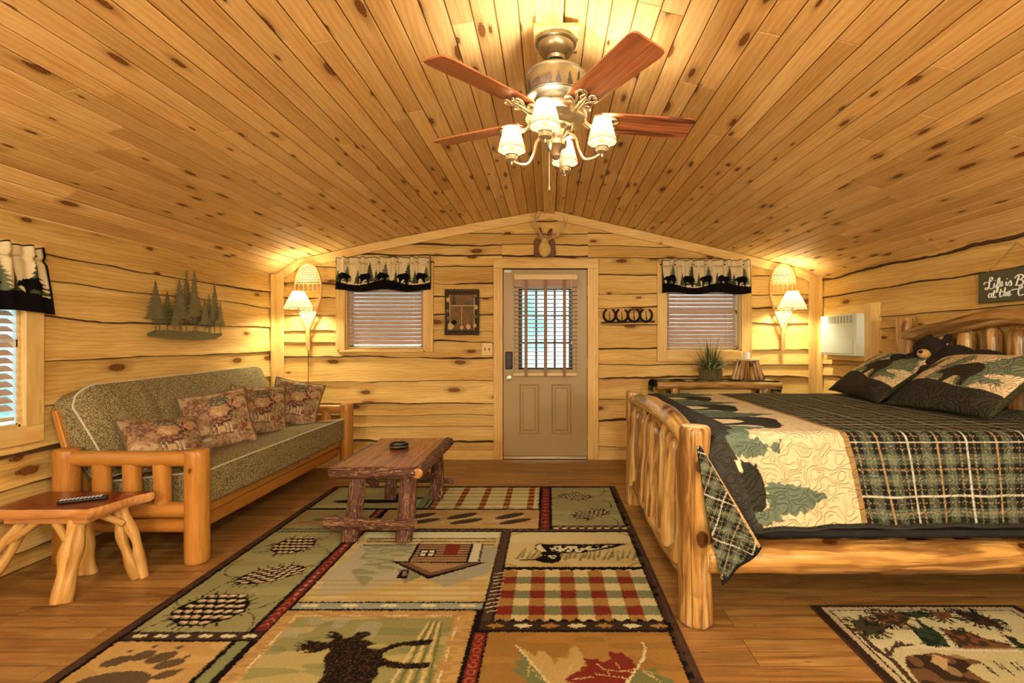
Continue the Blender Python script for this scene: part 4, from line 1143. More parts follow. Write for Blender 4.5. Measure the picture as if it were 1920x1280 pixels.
# --- leaf field
m = field(-.265, ix1, 1.2, 2.145, P(164, 118, 52)); mottled(m, P(138, 98, 40), .5, 10, .5, 13)
lf = [(400, 1145), (480, 1140), (430, 1080), (500, 1070), (440, 950), (520, 990), (600, 1040), (620, 1000), (680, 1010), (720, 1050), (750, 1110), (780, 1070), (760, 1050), (850, 1060), (870, 990), (920, 955), (960, 1020), (990, 1080), (960, 1140), (880, 1180), (835, 1230), (900, 1300), (800, 1420), (620, 1400), (480, 1280), (540, 1230)]
mm = cv.poly([Q5(*p) for p in lf], P(184, 150, 84)); cv.poly([Q5(*p) for p in ((400, 1145), (480, 1140), (430, 1080), (500, 1070), (440, 950), (560, 1080), (700, 1250), (780, 1420), (620, 1400), (480, 1280), (540, 1230))], P(112, 112, 62), clip=mm)
rl = [(835, 1225), (900, 1180), (970, 1150), (945, 1130), (1010, 1120), (975, 1055), (1060, 1070), (1080, 1060), (1130, 1090), (1190, 1070), (1170, 1005), (1240, 1020), (1270, 1010), (1340, 1060), (1395, 1120), (1400, 1150), (1350, 1230), (1290, 1330), (1100, 1300), (900, 1250)]
cv.poly([Q5(*p) for p in ((1390, 1150), (1480, 1150), (1560, 1130), (1540, 1180), (1680, 1230), (1700, 1260), (1640, 1400), (1400, 1420), (1290, 1330))], P(112, 112, 62), clip=m)
cv.poly([Q5(*p) for p in rl], red)
cv.line([Q5(1435, 935), Q5(1465, 985), Q5(1445, 1060), (Q5(1395, 1140)), Q5(1320, 1250), Q5(1200, 1400)], .009, cream2)
cv.line([Q5(450, 955), Q5(560, 1080), Q5(700, 1250), Q5(800, 1420)], .008, cream2)
for a, b in (((560, 1080), (540, 1200)), ((640, 1170), (560, 1150)), ((640, 1170), (660, 1080)), ((700, 1250), (600, 1190)), ((850, 1200), (880, 1080)), ((860, 1170), (930, 1060)), ((800, 1230), (850, 1200)), ((1400, 1140), (1280, 1160)), ((1380, 1170), (1180, 1150)), ((1350, 1220), (1060, 1180)), ((1280, 1160), (1220, 1080)), ((1180, 1180), (1080, 1100)), ((1430, 1150), (1540, 1180)), ((1440, 1160), (1620, 1260)), ((1060, 1200), (900, 1225))): cv.line([Q5(*a), Q5(*b)], .005, P(196, 160, 92))
# --- moose field
field(-.325, -.275, 1.2, 2.14, maroon)
for k in range(20): cv.ell(-.30, 1.25+k*.045, .017, .019, 0, P(170, 84, 54)); cv.ell(-.30, 1.25+k*.045, .011, .012, 0, maroon)
m = field(-1.235, -.345, 1.2, 2.315, P(186, 144, 76)); mottled(m, P(150, 110, 56), .5, 50, .55, 14)
m = cv.rect(-1.155, -.435, 1.2, 2.255, P(148, 136, 76)); mottled(m, P(186, 160, 92), .65, 7, .45, 15); mottled(m, P(120, 116, 62), .6, 9, .6, 16)
mm = m & (Y > 2.10) & (X < -.75); cv.mix(mm & (vnoise(X, Y, 16, 4) > .35), P(164, 152, 112), .6)
for k in range(6): cv.poly([(-.60+k*.03, 1.75), (-.585+k*.03, 1.75), (-.54+k*.012, 2.22), (-.55+k*.012, 2.22)], P(110, 106, 52) if k % 2 else P(204, 174, 104), clip=m)
cv.line([(-1.17, 1.25), (-1.17, 2.27)], .007, cream2, dash=.16); cv.line([(-1.17, 2.27), (-.42, 2.27)], .006, cream2, dash=.2); cv.line([(-.415, 1.25), (-.415, 2.26)], .007, cream2, dash=.14)
mo = [(340, 357), (420, 340), (350, 328), (440, 322), (345, 300), (450, 300), (390, 268), (500, 285), (455, 248), (560, 260), (600, 258), (680, 275), (720, 258), (735, 240), (650, 222), (720, 215), (645, 198), (740, 195), (680, 168), (760, 168), (815, 200), (820, 235), (900, 220), (960, 175), (1040, 165), (1085, 180), (1080, 205), (1010, 235), (1000, 250), (1050, 245), (1100, 270), (1140, 285), (1090, 298), (1040, 310), (1060, 325), (1180, 335), (1290, 285), (1400, 265), (1650, 238), (1678, 245), (1650, 290), (1480, 305), (1400, 300), (1280, 335), (1200, 375), (1195, 410), (1290, 450), (1400, 465), (1650, 458), (1650, 500), (1560, 520), (1300, 515), (1200, 490), (1160, 500), (1155, 560), (1120, 620), (1080, 657), (1000, 900), (640, 900), (570, 657), (640, 590), (650, 480), (640, 420), (700, 350), (700, 325), (560, 365), (430, 372), (520, 345)]
mm = cv.poly([Qm(*p) for p in mo], P(30, 20, 12)); cv.mix(mm & (rng.random(X.shape) > .86), P(110, 74, 40), .6)
# --- paw field and bands
cv.rect(ix0, -1.245, 2.085, 2.14, P(66, 46, 32)); cv.rect(ix0, -1.245, 2.08, 2.088, black)
for k in range(6):
    x = ix0+.06+k*.095; y = 2.113; cv.poly([(x-.034, y), (x-.014, y+.016), (x-.006, y+.007), (x+.012, y+.014), (x+.034, y), (x+.012, y-.014), (x-.0, y-.006), (x-.014, y-.016)], cream2)
m = field(ix0, -1.345, 1.2, 2.075, P(196, 154, 84)); mottled(m, P(176, 132, 66), .5, 10, .5, 17)
cv.rect(-1.325, -1.265, 1.2, 2.078, P(132, 128, 76)); cv.rect(-1.335, -1.322, 1.2, 2.078, black); cv.rect(-1.268, -1.255, 1.2, 2.1, black)
def Q3(x, y): return G(x/3.097+80, y/3.097+980)
pad = P(98, 76, 48)
def pad_e(x, y, rx, ry, rot):
    cx, cy = Q3(x, y); ex = abs(Q3(x+rx, y)[0]-cx); ey = abs(Q3(x, y+ry)[1]-cy); cv.ell(cx, cy, ex, ey, rot, pad)
for q in ((430, 803, 75, 30, .5), (580, 770, 62, 30, .5), (690, 780, 78, 32, .5), (735, 818, 78, 28, .4), (715, 880, 64, 27, .4), (400, 925, 210, 68, .1)): pad_e(*q)
for q in ((508, 744, 16, 7, .5), (650, 718, 18, 9, .5), (795, 722, 20, 9, .6), (840, 775, 20, 9, .6), (808, 850, 18, 7, .4)): pad_e(*q)
# outer wavy black line
d = np.minimum(np.minimum(cv.JX-rx0, rx1-cv.JX), np.minimum(ry1-cv.JY, cv.JY-ry0))
cv.mix((d < .045) & (vnoise(X, Y, 30, 7) > .5), P(92, 64, 42), .5)
def rug(name, label, cv, h, seed):
    X, Y = cv.X, cv.Y; t = thing(name, label, 'rug', (float(X.mean()), float(Y.mean()), 0))
    z = np.full(X.shape, h)+rng.normal(size=X.shape)*.0006
    dark = cv.img.sum(-1) < .06
    z[dark] -= .0022
    z[0, :] = z[-1, :] = 0.001; z[:, 0] = z[:, -1] = 0.001
    pos = np.stack([X-X.mean(), Y-Y.mean(), z], -1)
    grid_mesh('rug_pile', pos, cv.img, M['pile'], t)
    w = X.max()-X.min(); l = Y.max()-Y.min(); m = MB(); e = .004
    for (x, y, a, b) in ((-w/2, 0, .008, l), (w/2, 0, .008, l), (0, l/2, w, .008), (0, -l/2, w, .008)): m.box((x, y, .004), (a, b, .0075))
    m.build('bound_edge', M['dark_leg'], t)
    return t
rug('area_rug', 'large lodge patchwork rug with moose, cabin, plaid and pine cone blocks', cv, .012, 1)

# ================================================================== small bear rug by the bed
sx0, sx1, sy0, sy1 = 1.262, 2.245, 1.62, 2.365
cv = Canvas(sx0, sx1, sy0, sy1, .0042, P(56, 38, 26), jit=.002); X, Y = cv.X, cv.Y
def Qs(x, y): return on_z(x/4.364+1480, y/4.364+1080, .01)
cr = P(214, 200, 142)
cv.rect(sx0+.035, sx1-.035, sy0+.03, sy1-.02, P(196, 170, 124)); cv.rect(sx0+.06, sx1-.06, sy0+.05, sy1-.045, ink); m = cv.rect(sx0+.068, sx1-.068, sy0+.056, sy1-.05, cr)
cv.mix(m & (vnoise(X, Y, 9, 3) > .55), P(190, 176, 116), .35)
def tuft(pts, c, n, seed, ln=.035):
    rr = random.Random(seed)
    mm = cv.poly(pts, c, clip=m)
    cv.mix(mm & (vnoise(X, Y, 55, seed) > .55), P(24, 34, 24), .75)
    xs = [p[0] for p in pts]; ys = [p[1] for p in pts]; cx = sum(xs)/len(xs); cy = sum(ys)/len(ys)
    for i in range(n):
        k = rr.randrange(len(pts)); t = rr.random(); a = pts[k]; b = pts[(k+1) % len(pts)]; x = a[0]+(b[0]-a[0])*t; y = a[1]+(b[1]-a[1])*t
        an = math.atan2(y-cy, x-cx)+rr.uniform(-.6, .6); cv.line([(x, y), (x+ln*math.cos(an), y+ln*math.sin(an))], .006, P(36, 44, 32) if i % 3 else P(110, 72, 42))
gr = P(52, 66, 42); br_ = P(122, 80, 46)
tuft([Qs(*p) for p in ((500, 360), (620, 350), (760, 400), (800, 430), (760, 480), (620, 470), (540, 430))], P(72, 66, 44), 70, 1)
tuft([Qs(*p) for p in ((680, 300), (860, 295), (1000, 340), (940, 400), (800, 400), (720, 350))], br_, 50, 2)
tuft([Qs(*p) for p in ((880, 292), (1120, 292), (1180, 320), (1050, 345), (930, 320))], gr, 30, 3)
tuft([Qs(*p) for p in ((1160, 292), (1300, 292), (1330, 330), (1260, 365), (1190, 330))], br_, 30, 4)
tuft([Qs(*p) for p in ((1340, 288), (1500, 292), (1700, 370), (1740, 420), (1560, 400), (1440, 350))], P(70, 50, 36), 60, 5)
tuft([Qs(*p) for p in ((1040, 360), (1240, 470), (1320, 580), (1120, 570), (1060, 500), (960, 400), (1100, 440))], gr, 20, 6, .02)
tuft([Qs(*p) for p in ((1250, 440), (1420, 440), (1600, 510), (1900, 600), (1420, 600), (1320, 520))], br_, 30, 7, .02)
tuft([Qs(*p) for p in ((1730, 460), (1920, 560), (2100, 640), (1880, 600))], gr, 20, 8, .02)
cv.mix(m & (cv.JY < Qs(1100, 590)[1]), P(196, 178, 116), .55)
cv.line([Qs(x, y) for x, y in ((1100, 585), (1400, 605), (1800, 612), (2200, 620))], .012, P(226, 206, 160))
cv.line([Qs(x, y) for x, y in ((580, 470), (700, 590), (860, 700), (950, 800), (1060, 920), (1200, 1050))], .022, P(76, 54, 38))
cv.line([Qs(x, y) for x, y in ((820, 650), (850, 580), (910, 570), (1010, 560))], .014, P(76, 54, 38)); cv.line([Qs(870, 575), Qs(880, 535)], .012, P(76, 54, 38)); cv.line([Qs(910, 565), Qs(920, 540)], .012, P(76, 54, 38)); cv.line([Qs(810, 640), Qs(790, 590)], .014, P(76, 54, 38))
bp = [(945, 660), (1000, 650), (1190, 625), (1290, 650), (1370, 640), (1450, 670), (1570, 700), (1570, 715), (1480, 730), (1460, 760), (1560, 830), (1700, 900), (1700, 1000), (1060, 1000), (1050, 860), (960, 740)]
mm = cv.poly([Qs(*p) for p in bp], P(116, 80, 46), clip=m); cv.mix(mm & (vnoise(X, Y, 22, 9) > .5), P(34, 26, 18), .8); cv.mix(mm & (vnoise(X, Y, 9, 10) > .62), P(186, 150, 92), .6)
cv.poly([Qs(*p) for p in ((1180, 640), (1300, 680), (1290, 780), (1160, 700))], P(196, 160, 100), clip=mm)
for k in range(14): x, y = Qs(1620+k*45, 760+30*math.sin(k*2)); cv.line([(x, y-.02), (x+.01, y+.03)], .006, P(56, 50, 32))
rug('bedside_rug', 'small cream rug with a brown bear and pines beside the bed', cv, .011, 2)
# ================================================================== log bed
t = thing('log_bed', 'peeled log bed frame with its head against the right wall', 'bed', (1.75, 3.05, 0)); o0 = t.location.copy()
def VB(*p): return Vector(p)-o0
LG = [M['log'], M['log_end']]
def blog(nm, a, b, r, r1=None, lump=None, par=t, **k):
    m = MB(); kk = dict(seg=22, n=22, wob=.09, bend=.014, capmi=1); kk.update(k)
    m.log(VB(*a), VB(*b), r, r1, lump=lump, **kk); return m.build(nm, LG, par, smooth=50)
NY, FYY = 2.245, 3.88
blog('foot_post', (.672, NY, .0), (.665, NY, .895), .079, .071, lump=[(.51, -1.65, .016, .035), (.13, -1.2, .014, .04), (.35, 3.0, .008, .05)], bend=.01)
blog('foot_post', (.68, FYY, 0), (.665, FYY, .895), .072, .062, lump=[(.3, -1.9, .022, .05), (.62, -2.5, .012, .04)])
blog('head_post', (2.82, FYY, 0), (2.82, FYY, 1.475), .075, .066, lump=[(.86, 2.6, .018, .03), (.75, -2.2, .012, .03)], bend=.02)
blog('head_post', (2.82, NY, 0), (2.82, NY, 1.475), .075, .066, bend=.02)
def arch(nm, pts, rad, lump=None, wob=.14):
    P_ = [VB(*p) for p in pts]; out = []; rr = []
    n = len(P_)
    for i in range(n-1):
        for k in range(6):
            q = k/6; a, b, c, d = P_[max(i-1, 0)], P_[i], P_[i+1], P_[min(i+2, n-1)]
            out.append(.5*((2*b)+(-a+c)*q+(2*a-5*b+4*c-d)*q*q+(-a+3*b-3*c+d)*q**3)); rr.append(rad[i]+(rad[i+1]-rad[i])*q)
    out.append(P_[-1]); rr.append(rad[-1])
    rr[0] *= .8; rr[-1] *= .8
    m = MB(); m.tube(out, rr, 20, wob=wob, lump=lump, capmi=1); return m.build(nm, LG, t, smooth=50)
arch('top_rail', [(.665, 2.27, .79), (.665, 2.55, .855), (.665, 2.95, .872), (.665, 3.4, .86), (.665, 3.84, .815)], [.045, .052, .056, .052, .042], lump=[(.45, 1.2, .015, .03), (.25, 2.5, .012, .02)])
arch('bottom_rail', [(.665, 2.28, .19), (.665, 2.7, .165), (.665, 3.1, .18), (.665, 3.5, .20), (.665, 3.86, .215)], [.045, .056, .055, .052, .045], lump=[(.3, 1.5, .012, .03)])
for i in range(7):
    y = 2.42+i*.213; r = .05+.008*math.sin(i*2.3)
    blog('footboard_spindle', (.655, y, .20), (.68, y+.01, .82+.012*math.sin(i)), r, r*.9, wob=.2, n=16, point=.07, rounded=False, lump=[(.3+.1*(i % 3), 3.14, .012, .05)])
arch('head_top_rail', [(2.80, 3.90, 1.325), (2.79, 3.72, 1.345), (2.79, 3.45, 1.375), (2.79, 3.05, 1.435), (2.79, 2.7, 1.40), (2.80, 2.23, 1.33)], [.036, .05, .05, .055, .05, .04], lump=[(.30, 1.5, .02, .02), (.45, 1.7, .015, .02)])
blog('head_bottom_rail', (2.82, NY, .72), (2.82, FYY, .72), .05)
for i in range(8):
    y = 3.70-i*.184; zt_ = 1.295+.10*math.sin(PI*(i+.6)/8.2)
    blog('headboard_spindle', (2.84, y, .70), (2.84, y, zt_), .058, .056, wob=.1, n=16, point=.055, rounded=False)
blog('side_rail', (.70, 2.205, .315), (2.86, 2.205, .315), .070, .074, bend=.012, n=40, lump=[(.25, -2, .010, .03), (.36, -2.6, .012, .02), (.75, -1.6, .012, .03)])
blog('side_rail', (.70, 3.90, .315), (2.86, 3.90, .315), .07, .07)
m = MB()
for i in range(9): m.box(VB(.95+i*.22, 3.05, .355), (.09, 1.60, .02))
m.build('slats', M['log'], t)

b = thing('box_spring', 'black box spring inside the log bed frame', 'mattress', (1.78, 3.05, .366))
m = MB(); m.box((.04, 0, .115), (1.94, 1.58, .225)); m.build('base', M['black_fab'], b, bevel=.02)
m = MB(); m.tube([(-1.0, -.795, .055), (1.0, -.795, .055)], .006, 6); m.build('piping', M['blackmetal'], b)
b = thing('mattress', 'thick mattress under the bear quilt', 'mattress', (1.78, 3.05, .592))
m = MB(); m.box((.06, 0, .132), (1.90, 1.57, .258)); m.build('pad', M['white_fab'], b, bevel=.04, segs=4)
# white sheet hem that shows under the quilt by the head end
m = MB(); m.add([(.62, -.80, -.125), (1.0, -.80, -.135), (1.0, -.802, -.03), (.70, -.802, -.03)], [(0, 1, 2, 3)]); o = m.build('sheet_hem', M['white_fab'], b)
s = o.modifiers.new('s', 'SOLIDIFY'); s.thickness = .004

# ------------------------------------------------------------------ quilt
qt = thing('quilt', 'bear and pine tree quilt with green plaid draped over the log bed', 'quilt', (1.8, 3.0, .87)); q0 = qt.location.copy()
ZT = .872; HEM = .452
def plaid_col(U, V, k=1.0):
    def prof(x, per):
        p = np.mod(x, per)/per; c = np.zeros(x.shape+(3,)); c[:] = np.array(P(34, 34, 24)[:3])
        sg = ((p > .22) & (p < .40)) | ((p > .60) & (p < .78)); c[sg] = np.array(P(100, 106, 78)[:3])
        return c, p
    a, pa = prof(U, .267); b_, pb = prof(V, .242)
    tw = np.mod(U+V, .016) < .008
    c = np.where(tw[..., None], a*.72+b_*.28, a*.28+b_*.72)
    def ln(p, cen, w): return np.abs(np.mod(p-cen+.5, 1)-.5) < w
    for p_ in (pa, pb):
        mm = ln(p_, .5, .013); c[mm & (tw | (p_ is pa))] = np.array(P(158, 128, 84)[:3])
        for q in (.12, .30, .70, .88): c[ln(p_, q, .011) & tw] = np.array(P(150, 126, 86)[:3])
    c[ln(pa, .0, .014)] = np.array(P(190, 182, 148)[:3]); c[ln(pb, .0, .014)] = np.array(P(190, 182, 148)[:3])
    return c
UX0, UX1, VN, VF = .56, 2.86, 2.25-.0785-(ZT-.05-HEM), 4.15
cv = Canvas(UX0, UX1, VN, VF, .0046, P(214, 190, 136)); U, V = cv.X, cv.Y
def w2uv(px, py):
    """a place on the printed cloth: on the side drop or on top"""
    x, z = at_y(px, py, 2.19)
    if z < ZT-.03:
        v = 2.25-.0785-(ZT-.05-z); tt = (ZT-z)/(ZT-HEM); g_ = np.interp(x, [.66, .8, 1.27, 2.2], [.24, .155, .09, 0])
        u = x-tt*g_; g_ = np.interp(u, [.6, .8, 1.27, 2.2], [.24, .155, .09, 0]); return (x-tt*g_, v)
    return on_z(px, py, ZT)
def Qq(x, y): return w2uv(x/4.364+1200, y/4.364+725)
tcol = P(104, 114, 86); tcol2 = P(92, 100, 74); bcol = P(52, 50, 38)
def jag(pts, c, seed, amp=.014):
    rr = random.Random(seed); out = []
    for i in range(len(pts)):
        a = pts[i]; b_ = pts[(i+1) % len(pts)]; L = math.hypot(b_[0]-a[0], b_[1]-a[1]); n = max(1, int(L/.016))
        for k in range(n):
            q = k/n; out.append((a[0]+(b_[0]-a[0])*q+rr.uniform(-amp, amp), a[1]+(b_[1]-a[1])*q+rr.uniform(-amp, amp)))
    return cv.poly(out, c)
cv.img[U < .865-.065*np.clip((2.25-V)/.12, 0, 1)] = P(62, 58, 46)[:3]
# side: lower tree and bear, upper tree, bear on the edge
jag([Qq(*p) for p in ((930, 1010), (1040, 960), (1030, 760), (1180, 770), (1230, 790), (1330, 810), (1440, 860), (1560, 900), (1420, 960), (1330, 1010), (1220, 1040), (1110, 1020), (1160, 1080), (1100, 1090), (1000, 1110), (950, 1060))], tcol, 1)
jag([Qq(*p) for p in ((720, 350), (840, 330), (900, 370), (1000, 380), (1120, 400), (1200, 440), (1090, 480), (1020, 520), (1000, 560), (940, 580), (850, 570), (780, 560), (740, 460))], tcol, 2)
jag([Qq(*p) for p in ((780, 600), (830, 600), (850, 700), (800, 680))], P(226, 206, 150), 3, .006)
cv.poly([Qq(*p) for p in ((825, 590), (860, 610), (900, 612), (935, 640), (955, 620), (962, 660), (1000, 720), (1030, 850), (1030, 960), (990, 1000), (920, 990), (880, 900), (830, 740), (815, 710), (850, 690), (830, 640))], bcol)
# top: rows of bears and trees pointing to the head end
def topbear(v, s=1.0):
    L = .33*s
    cv.poly([(.86+L*(1-b_), v+(a-.5)*.38*s) for a, b_ in [(q[0], 1-q[1]) for q in BEAR]], bcol)
for v, s in ((2.50, 1.0), (3.02, .95), (3.50, .95), (3.95, .9)): topbear(v, s)
for v in (2.76, 3.27, 3.74): jag([(.86, v-.11), (1.0, v-.10), (1.28, v), (1.0, v+.10), (.86, v+.11)], tcol2, int(v*100), .012)
for v in (2.33, 2.88, 3.4): jag([(.86, v-.07), (1.06, v), (.86, v+.07)], tcol, int(v*77), .012)
# borders
tt_drop = np.clip((2.25-V)/(2.25-VN), 0, 1)
pl = U > 1.345; pc = plaid_col(U, V); cv.img[pl] = pc[pl]
st = (U > 1.315) & (U <= 1.345); cv.img[st] = P(150, 118, 68)[:3]
cv.img[(V < VN+.014)] = P(50, 48, 36)[:3]
def qpos(U, V):
    r = .05
    s = 2.25-V                      # distance past the edge start
    arc_ = np.clip(s, 0, r*PI/2); down = np.clip(s-r*PI/2, 0, None)
    y = np.where(s < 0, V, 2.25-r*np.sin(arc_/r)); z = ZT-r*(1-np.cos(arc_/r))-down
    sf = V-3.85; af = np.clip(sf, 0, r*PI/2); df = np.clip(sf-r*PI/2, 0, None)
    y = np.where(sf > 0, 3.85+r*np.sin(af/r), y); z = z-r*(1-np.cos(af/r))-df
    t_ = np.clip((ZT-z)/(ZT-HEM), 0, 1.2); near = s > 0
    # foot end wrap
    rf = .07; ss = np.clip(.80-U, 0, None); aa = np.clip(ss, 0, rf*PI/2); dd = np.clip(ss-rf*PI/2, 0, None)
    xw = np.where(U < .80, .80-rf*np.sin(aa/rf), U); zw = -rf*(1-np.cos(aa/rf))-dd
    shift = np.interp(U, [.6, .8, 1.27, 2.2], [.24, .155, .09, 0])
    bl = np.where(near, np.clip(s/.16, 0, 1), 0); bl = bl*bl*(3-2*bl)
    x = xw*(1-bl)+(U+.05*0+shift*t_)*bl; x = np.where(near, x, xw)
    z = z+zw*(1-bl)
    # folds on the drop
    fold = .010*np.sin(U*13+1)+.006*np.sin(U*29+t_*3)
    y = y-np.where(near, np.clip(t_, 0, 1)*(.014+fold)+.035*np.exp(-((U-.74)/.07)**2)*t_, 0)
    puff = .006*(vnoise(U, V, 3.0, 2)-.5)+.004*(vnoise(U, V, 9, 3)-.5)
    z = z+np.where(near, puff*.5, puff+.02*np.exp(-((U-2.45)/.35)**2)*0)
    z = z-np.where(near, .018*np.clip(t_, 0, 1)*np.clip((1.3-U)/.6, 0, 1)-.016*np.clip(t_, 0, 1)*np.clip((U-1.6), 0, 1), 0)
    return np.stack([x-q0.x, y-q0.y, z-q0.z], -1)
grid_mesh('quilt_top', qpos(U, V), cv.img, M['quilt'], qt)
# turned corner showing the plaid underside
n = 64; A, B = np.meshgrid(np.linspace(0, 1, 60), np.linspace(0, 1, 100))     # A across, B down
lx = np.interp(B, [0, .5, 1], [.655, .688, .742]); lz = np.interp(B, [0, .5, 1], [.82, .54, .232])
rx_ = np.interp(B, [0, 1], [.672, .918]); rz = np.interp(B, [0, 1], [.82, .388])
x = lx*(1-A)+rx_*A; z = lz*(1-A)+rz*A; y = 2.165+.010*np.sin(A*9+B*4)*B+.012*A*(1-B)-.052*B
tilt_u = x*.93-z*.35+.03; tilt_v = z*.93+x*.35
c2 = plaid_col(tilt_u*1.5, tilt_v*1.5); c2[A > .94] = np.array(P(188, 150, 96)[:3]); c2[(B > .975)] = np.array(P(30, 30, 24)[:3])
o = grid_mesh('turned_corner', np.stack([x-q0.x, y-q0.y, z-q0.z], -1), c2, M['quilt'], qt)
s = o.modifiers.new('s', 'SOLIDIFY'); s.thickness = .008; s.offset = 1
lb, rb = Vector((.742, 2.15, .232))-q0, Vector((.918, 2.16, .388))-q0
# binding along the hem
m = MB(); us = np.linspace(.60, 2.86, 60); hp = qpos(us, np.full(60, VN)); m.tube([Vector(p) for p in hp], .006, 6); m.build('binding', M['black_fab'], qt)

# ------------------------------------------------------------------ shams
def sham_canvas(seed):
    global cv
    cv = Canvas(-1, 1, -1, 1, .0125, P(214, 184, 128)); X, Y = cv.X, cv.Y
    jag([(-.55, -.3), (-.5, .2), (-.15, .8), (.0, .5), (-.1, .3), (-.05, -.2)], P(122, 124, 86), seed, .05)
    jag([(.15, .1), (.35, .55), (.62, .98), (.9, .98), (.8, .5), (.98, .2), (.6, .0), (.9, -.25), (.55, -.3), (.3, -.55), (.05, -.3)], P(112, 118, 84), seed+1, .05)
    jag([(-.98, .0), (-.85, .4), (-.62, .75), (-.66, .2)], P(92, 94, 56), seed+2, .04)
    jag([(.45, -.05), (.6, .02), (.98, .1), (.98, -.02), (.6, -.12)], P(222, 196, 140), seed+3, .03)
    cv.poly([(x*1.0, y) for x, y in bear(-.02, -.42, .82, .78)], P(58, 52, 34))
    hill = -.36-.16*X-.05*np.sin(X*5); cv.img[Y < hill] = P(56, 50, 38)[:3]
    e = (np.abs(X) > .97) | (np.abs(Y) > .965); cv.img[e] = P(60, 56, 30)[:3]
    return cv
M['shamback'] = plain('dark_sham_back', P(58, 54, 34), .9)
cS = sham_canvas(5)
make_cushion('pillow_sham', 'bear print pillow sham nearest the viewer on the bed', 'pillow', cS, .262, .075, look_M((2.375, 2.80, 1.045), 182, 54, 2), M['quilt'], M['shamback'], 'bear print pillow shams', None, ratio=1.36, power=.5, backname='sham_back')
make_cushion('pillow_sham', 'bear print pillow sham on the far side of the bed toward the air conditioner', 'pillow', cS, .262, .075, look_M((2.385, 3.52, 1.04), 175, 54, -2), M['quilt'], M['shamback'], 'bear print pillow shams', None, ratio=1.40, power=.5, backname='sham_back')

# ------------------------------------------------------------------ plush bear
t = thing('plush_bear', 'black plush bear with a tan muzzle lying behind the pillow shams', 'toy', (2.58, 3.2, 1.12)); o0 = t.location.copy()
m = MB(); E = [((2.535, 3.27, 1.225), (.092, .095, .088)), ((2.60, 3.14, 1.175), (.10, .12, .085)), ((2.65, 2.98, 1.155), (.10, .13, .075)), ((2.66, 2.86, 1.13), (.08, .10, .06)),
     ((2.50, 3.35, 1.17), (.075, .05, .035)), ((2.44, 3.42, 1.165), (.06, .045, .03)), ((2.50, 3.17, 1.13), (.06, .07, .05)), ((2.43, 3.13, 1.10), (.07, .045, .035)),
     ((2.58, 3.33, 1.30), (.03, .02, .03)), ((2.60, 3.20, 1.30), (.03, .02, .03)), ((2.58, 2.80, 1.13), (.05, .05, .04))]
for c, r in E: m.ball(Vector(c)-o0, r, 20, 14, nz=.06, nf=20)
o = m.build('body', M['black_fur'], t, smooth=180)
rm = o.modifiers.new('join', 'REMESH'); rm.mode = 'VOXEL'; rm.voxel_size = .008; rm.use_smooth_shade = True
tx = bpy.data.textures.new('fur_noise', 'CLOUDS'); tx.noise_scale = .012
dm = o.modifiers.new('fur', 'DISPLACE'); dm.texture = tx; dm.strength = .012
m = MB(); m.ball(Vector((2.462, 3.225, 1.20))-o0, (.040, .038, .032), 16, 10); m.build('muzzle', M['tan_fur'], t)
m = MB(); m.ball(Vector((2.425, 3.205, 1.212))-o0, (.012, .014, .010), 12, 8); m.build('nose', M['glossblack'], t)
for p in ((2.470, 3.19, 1.243), (2.465, 3.28, 1.243)):
    m = MB(); m.ball(Vector(p)-o0, .0085, 10, 8); m.build('eye', M['glossblack'], t)

# ================================================================== sign
def wz(px, py, X): Y = X*F/(px-VX); return (Y, CZ-(py-HY)/F*Y)
SX = 2.895
t = thing('hanging_sign', 'grey green wooden sign with cream script hung over the headboard', 'sign', (SX, 3.05, 1.64))
MS = axes((0, 0, 0), (0, -1, 0), (0, 0, 1))
poly = [(-.25, -.105), (.25, -.105), (.25, .095), (-.25, .095)]
m = MB(); m.prism([(x+.002*math.sin(i*7), y) for i, (x, y) in enumerate(poly)], .012, MS); m.build('board', M['sign'], t, bevel=.003)
m = MB(); m.tube([(.004, .20, .095), (0.01, 0, .255), (.004, -.20, .095)], .003, 6); m.ball((.006, 0, .256), .007, 8, 6); m.build('twine', M['twine'], t)
st = [[(1040, 427), (1048, 415), (1072, 412), (1092, 395), (1088, 384), (1076, 392), (1073, 425), (1068, 450), (1054, 457), (1050, 449), (1066, 447), (1086, 453), (1100, 443)],
 [(1105, 418), (1101, 438), (1107, 444), (1116, 432)], [(1107, 402), (1109, 404)],
 [(1114, 436), (1130, 410), (1136, 390), (1128, 390), (1122, 420), (1118, 462), (1114, 470), (1122, 466), (1128, 440), (1136, 434)],
 [(1134, 432), (1148, 422), (1149, 410), (1139, 412), (1135, 428), (1143, 437), (1156, 428)],
 [(1177, 408), (1173, 427), (1180, 431), (1186, 424)], [(1180, 391), (1182, 393)], [(1186, 424), (1199, 404), (1205, 416), (1204, 430), (1191, 433)],
 [(1226, 388), (1238, 374), (1252, 368), (1243, 400), (1236, 426)], [(1238, 374), (1262, 366), (1276, 374), (1270, 390), (1246, 397), (1272, 400), (1276, 418), (1258, 430), (1230, 430)],
 [(1282, 420), (1296, 410), (1296, 398), (1286, 402), (1284, 418), (1292, 424), (1302, 416)],
 [(1087, 483), (1075, 480), (1068, 495), (1073, 505), (1085, 497), (1088, 482), (1085, 500), (1094, 504)],
 [(1104, 460), (1098, 494), (1104, 504), (1113, 498)], [(1090, 478), (1116, 473)],
 [(1145, 453), (1136, 489), (1140, 500), (1150, 493)], [(1130, 474), (1160, 467)],
 [(1170, 443), (1156, 498), (1160, 478), (1169, 471), (1173, 480), (1169, 494), (1179, 493)],
 [(1180, 487), (1194, 478), (1193, 467), (1183, 473), (1181, 487), (1191, 493), (1204, 484)],
 [(1204, 462), (1222, 456), (1262, 450), (1272, 438), (1262, 433), (1250, 455), (1247, 480), (1257, 492), (1276, 486)]]
m = MB()
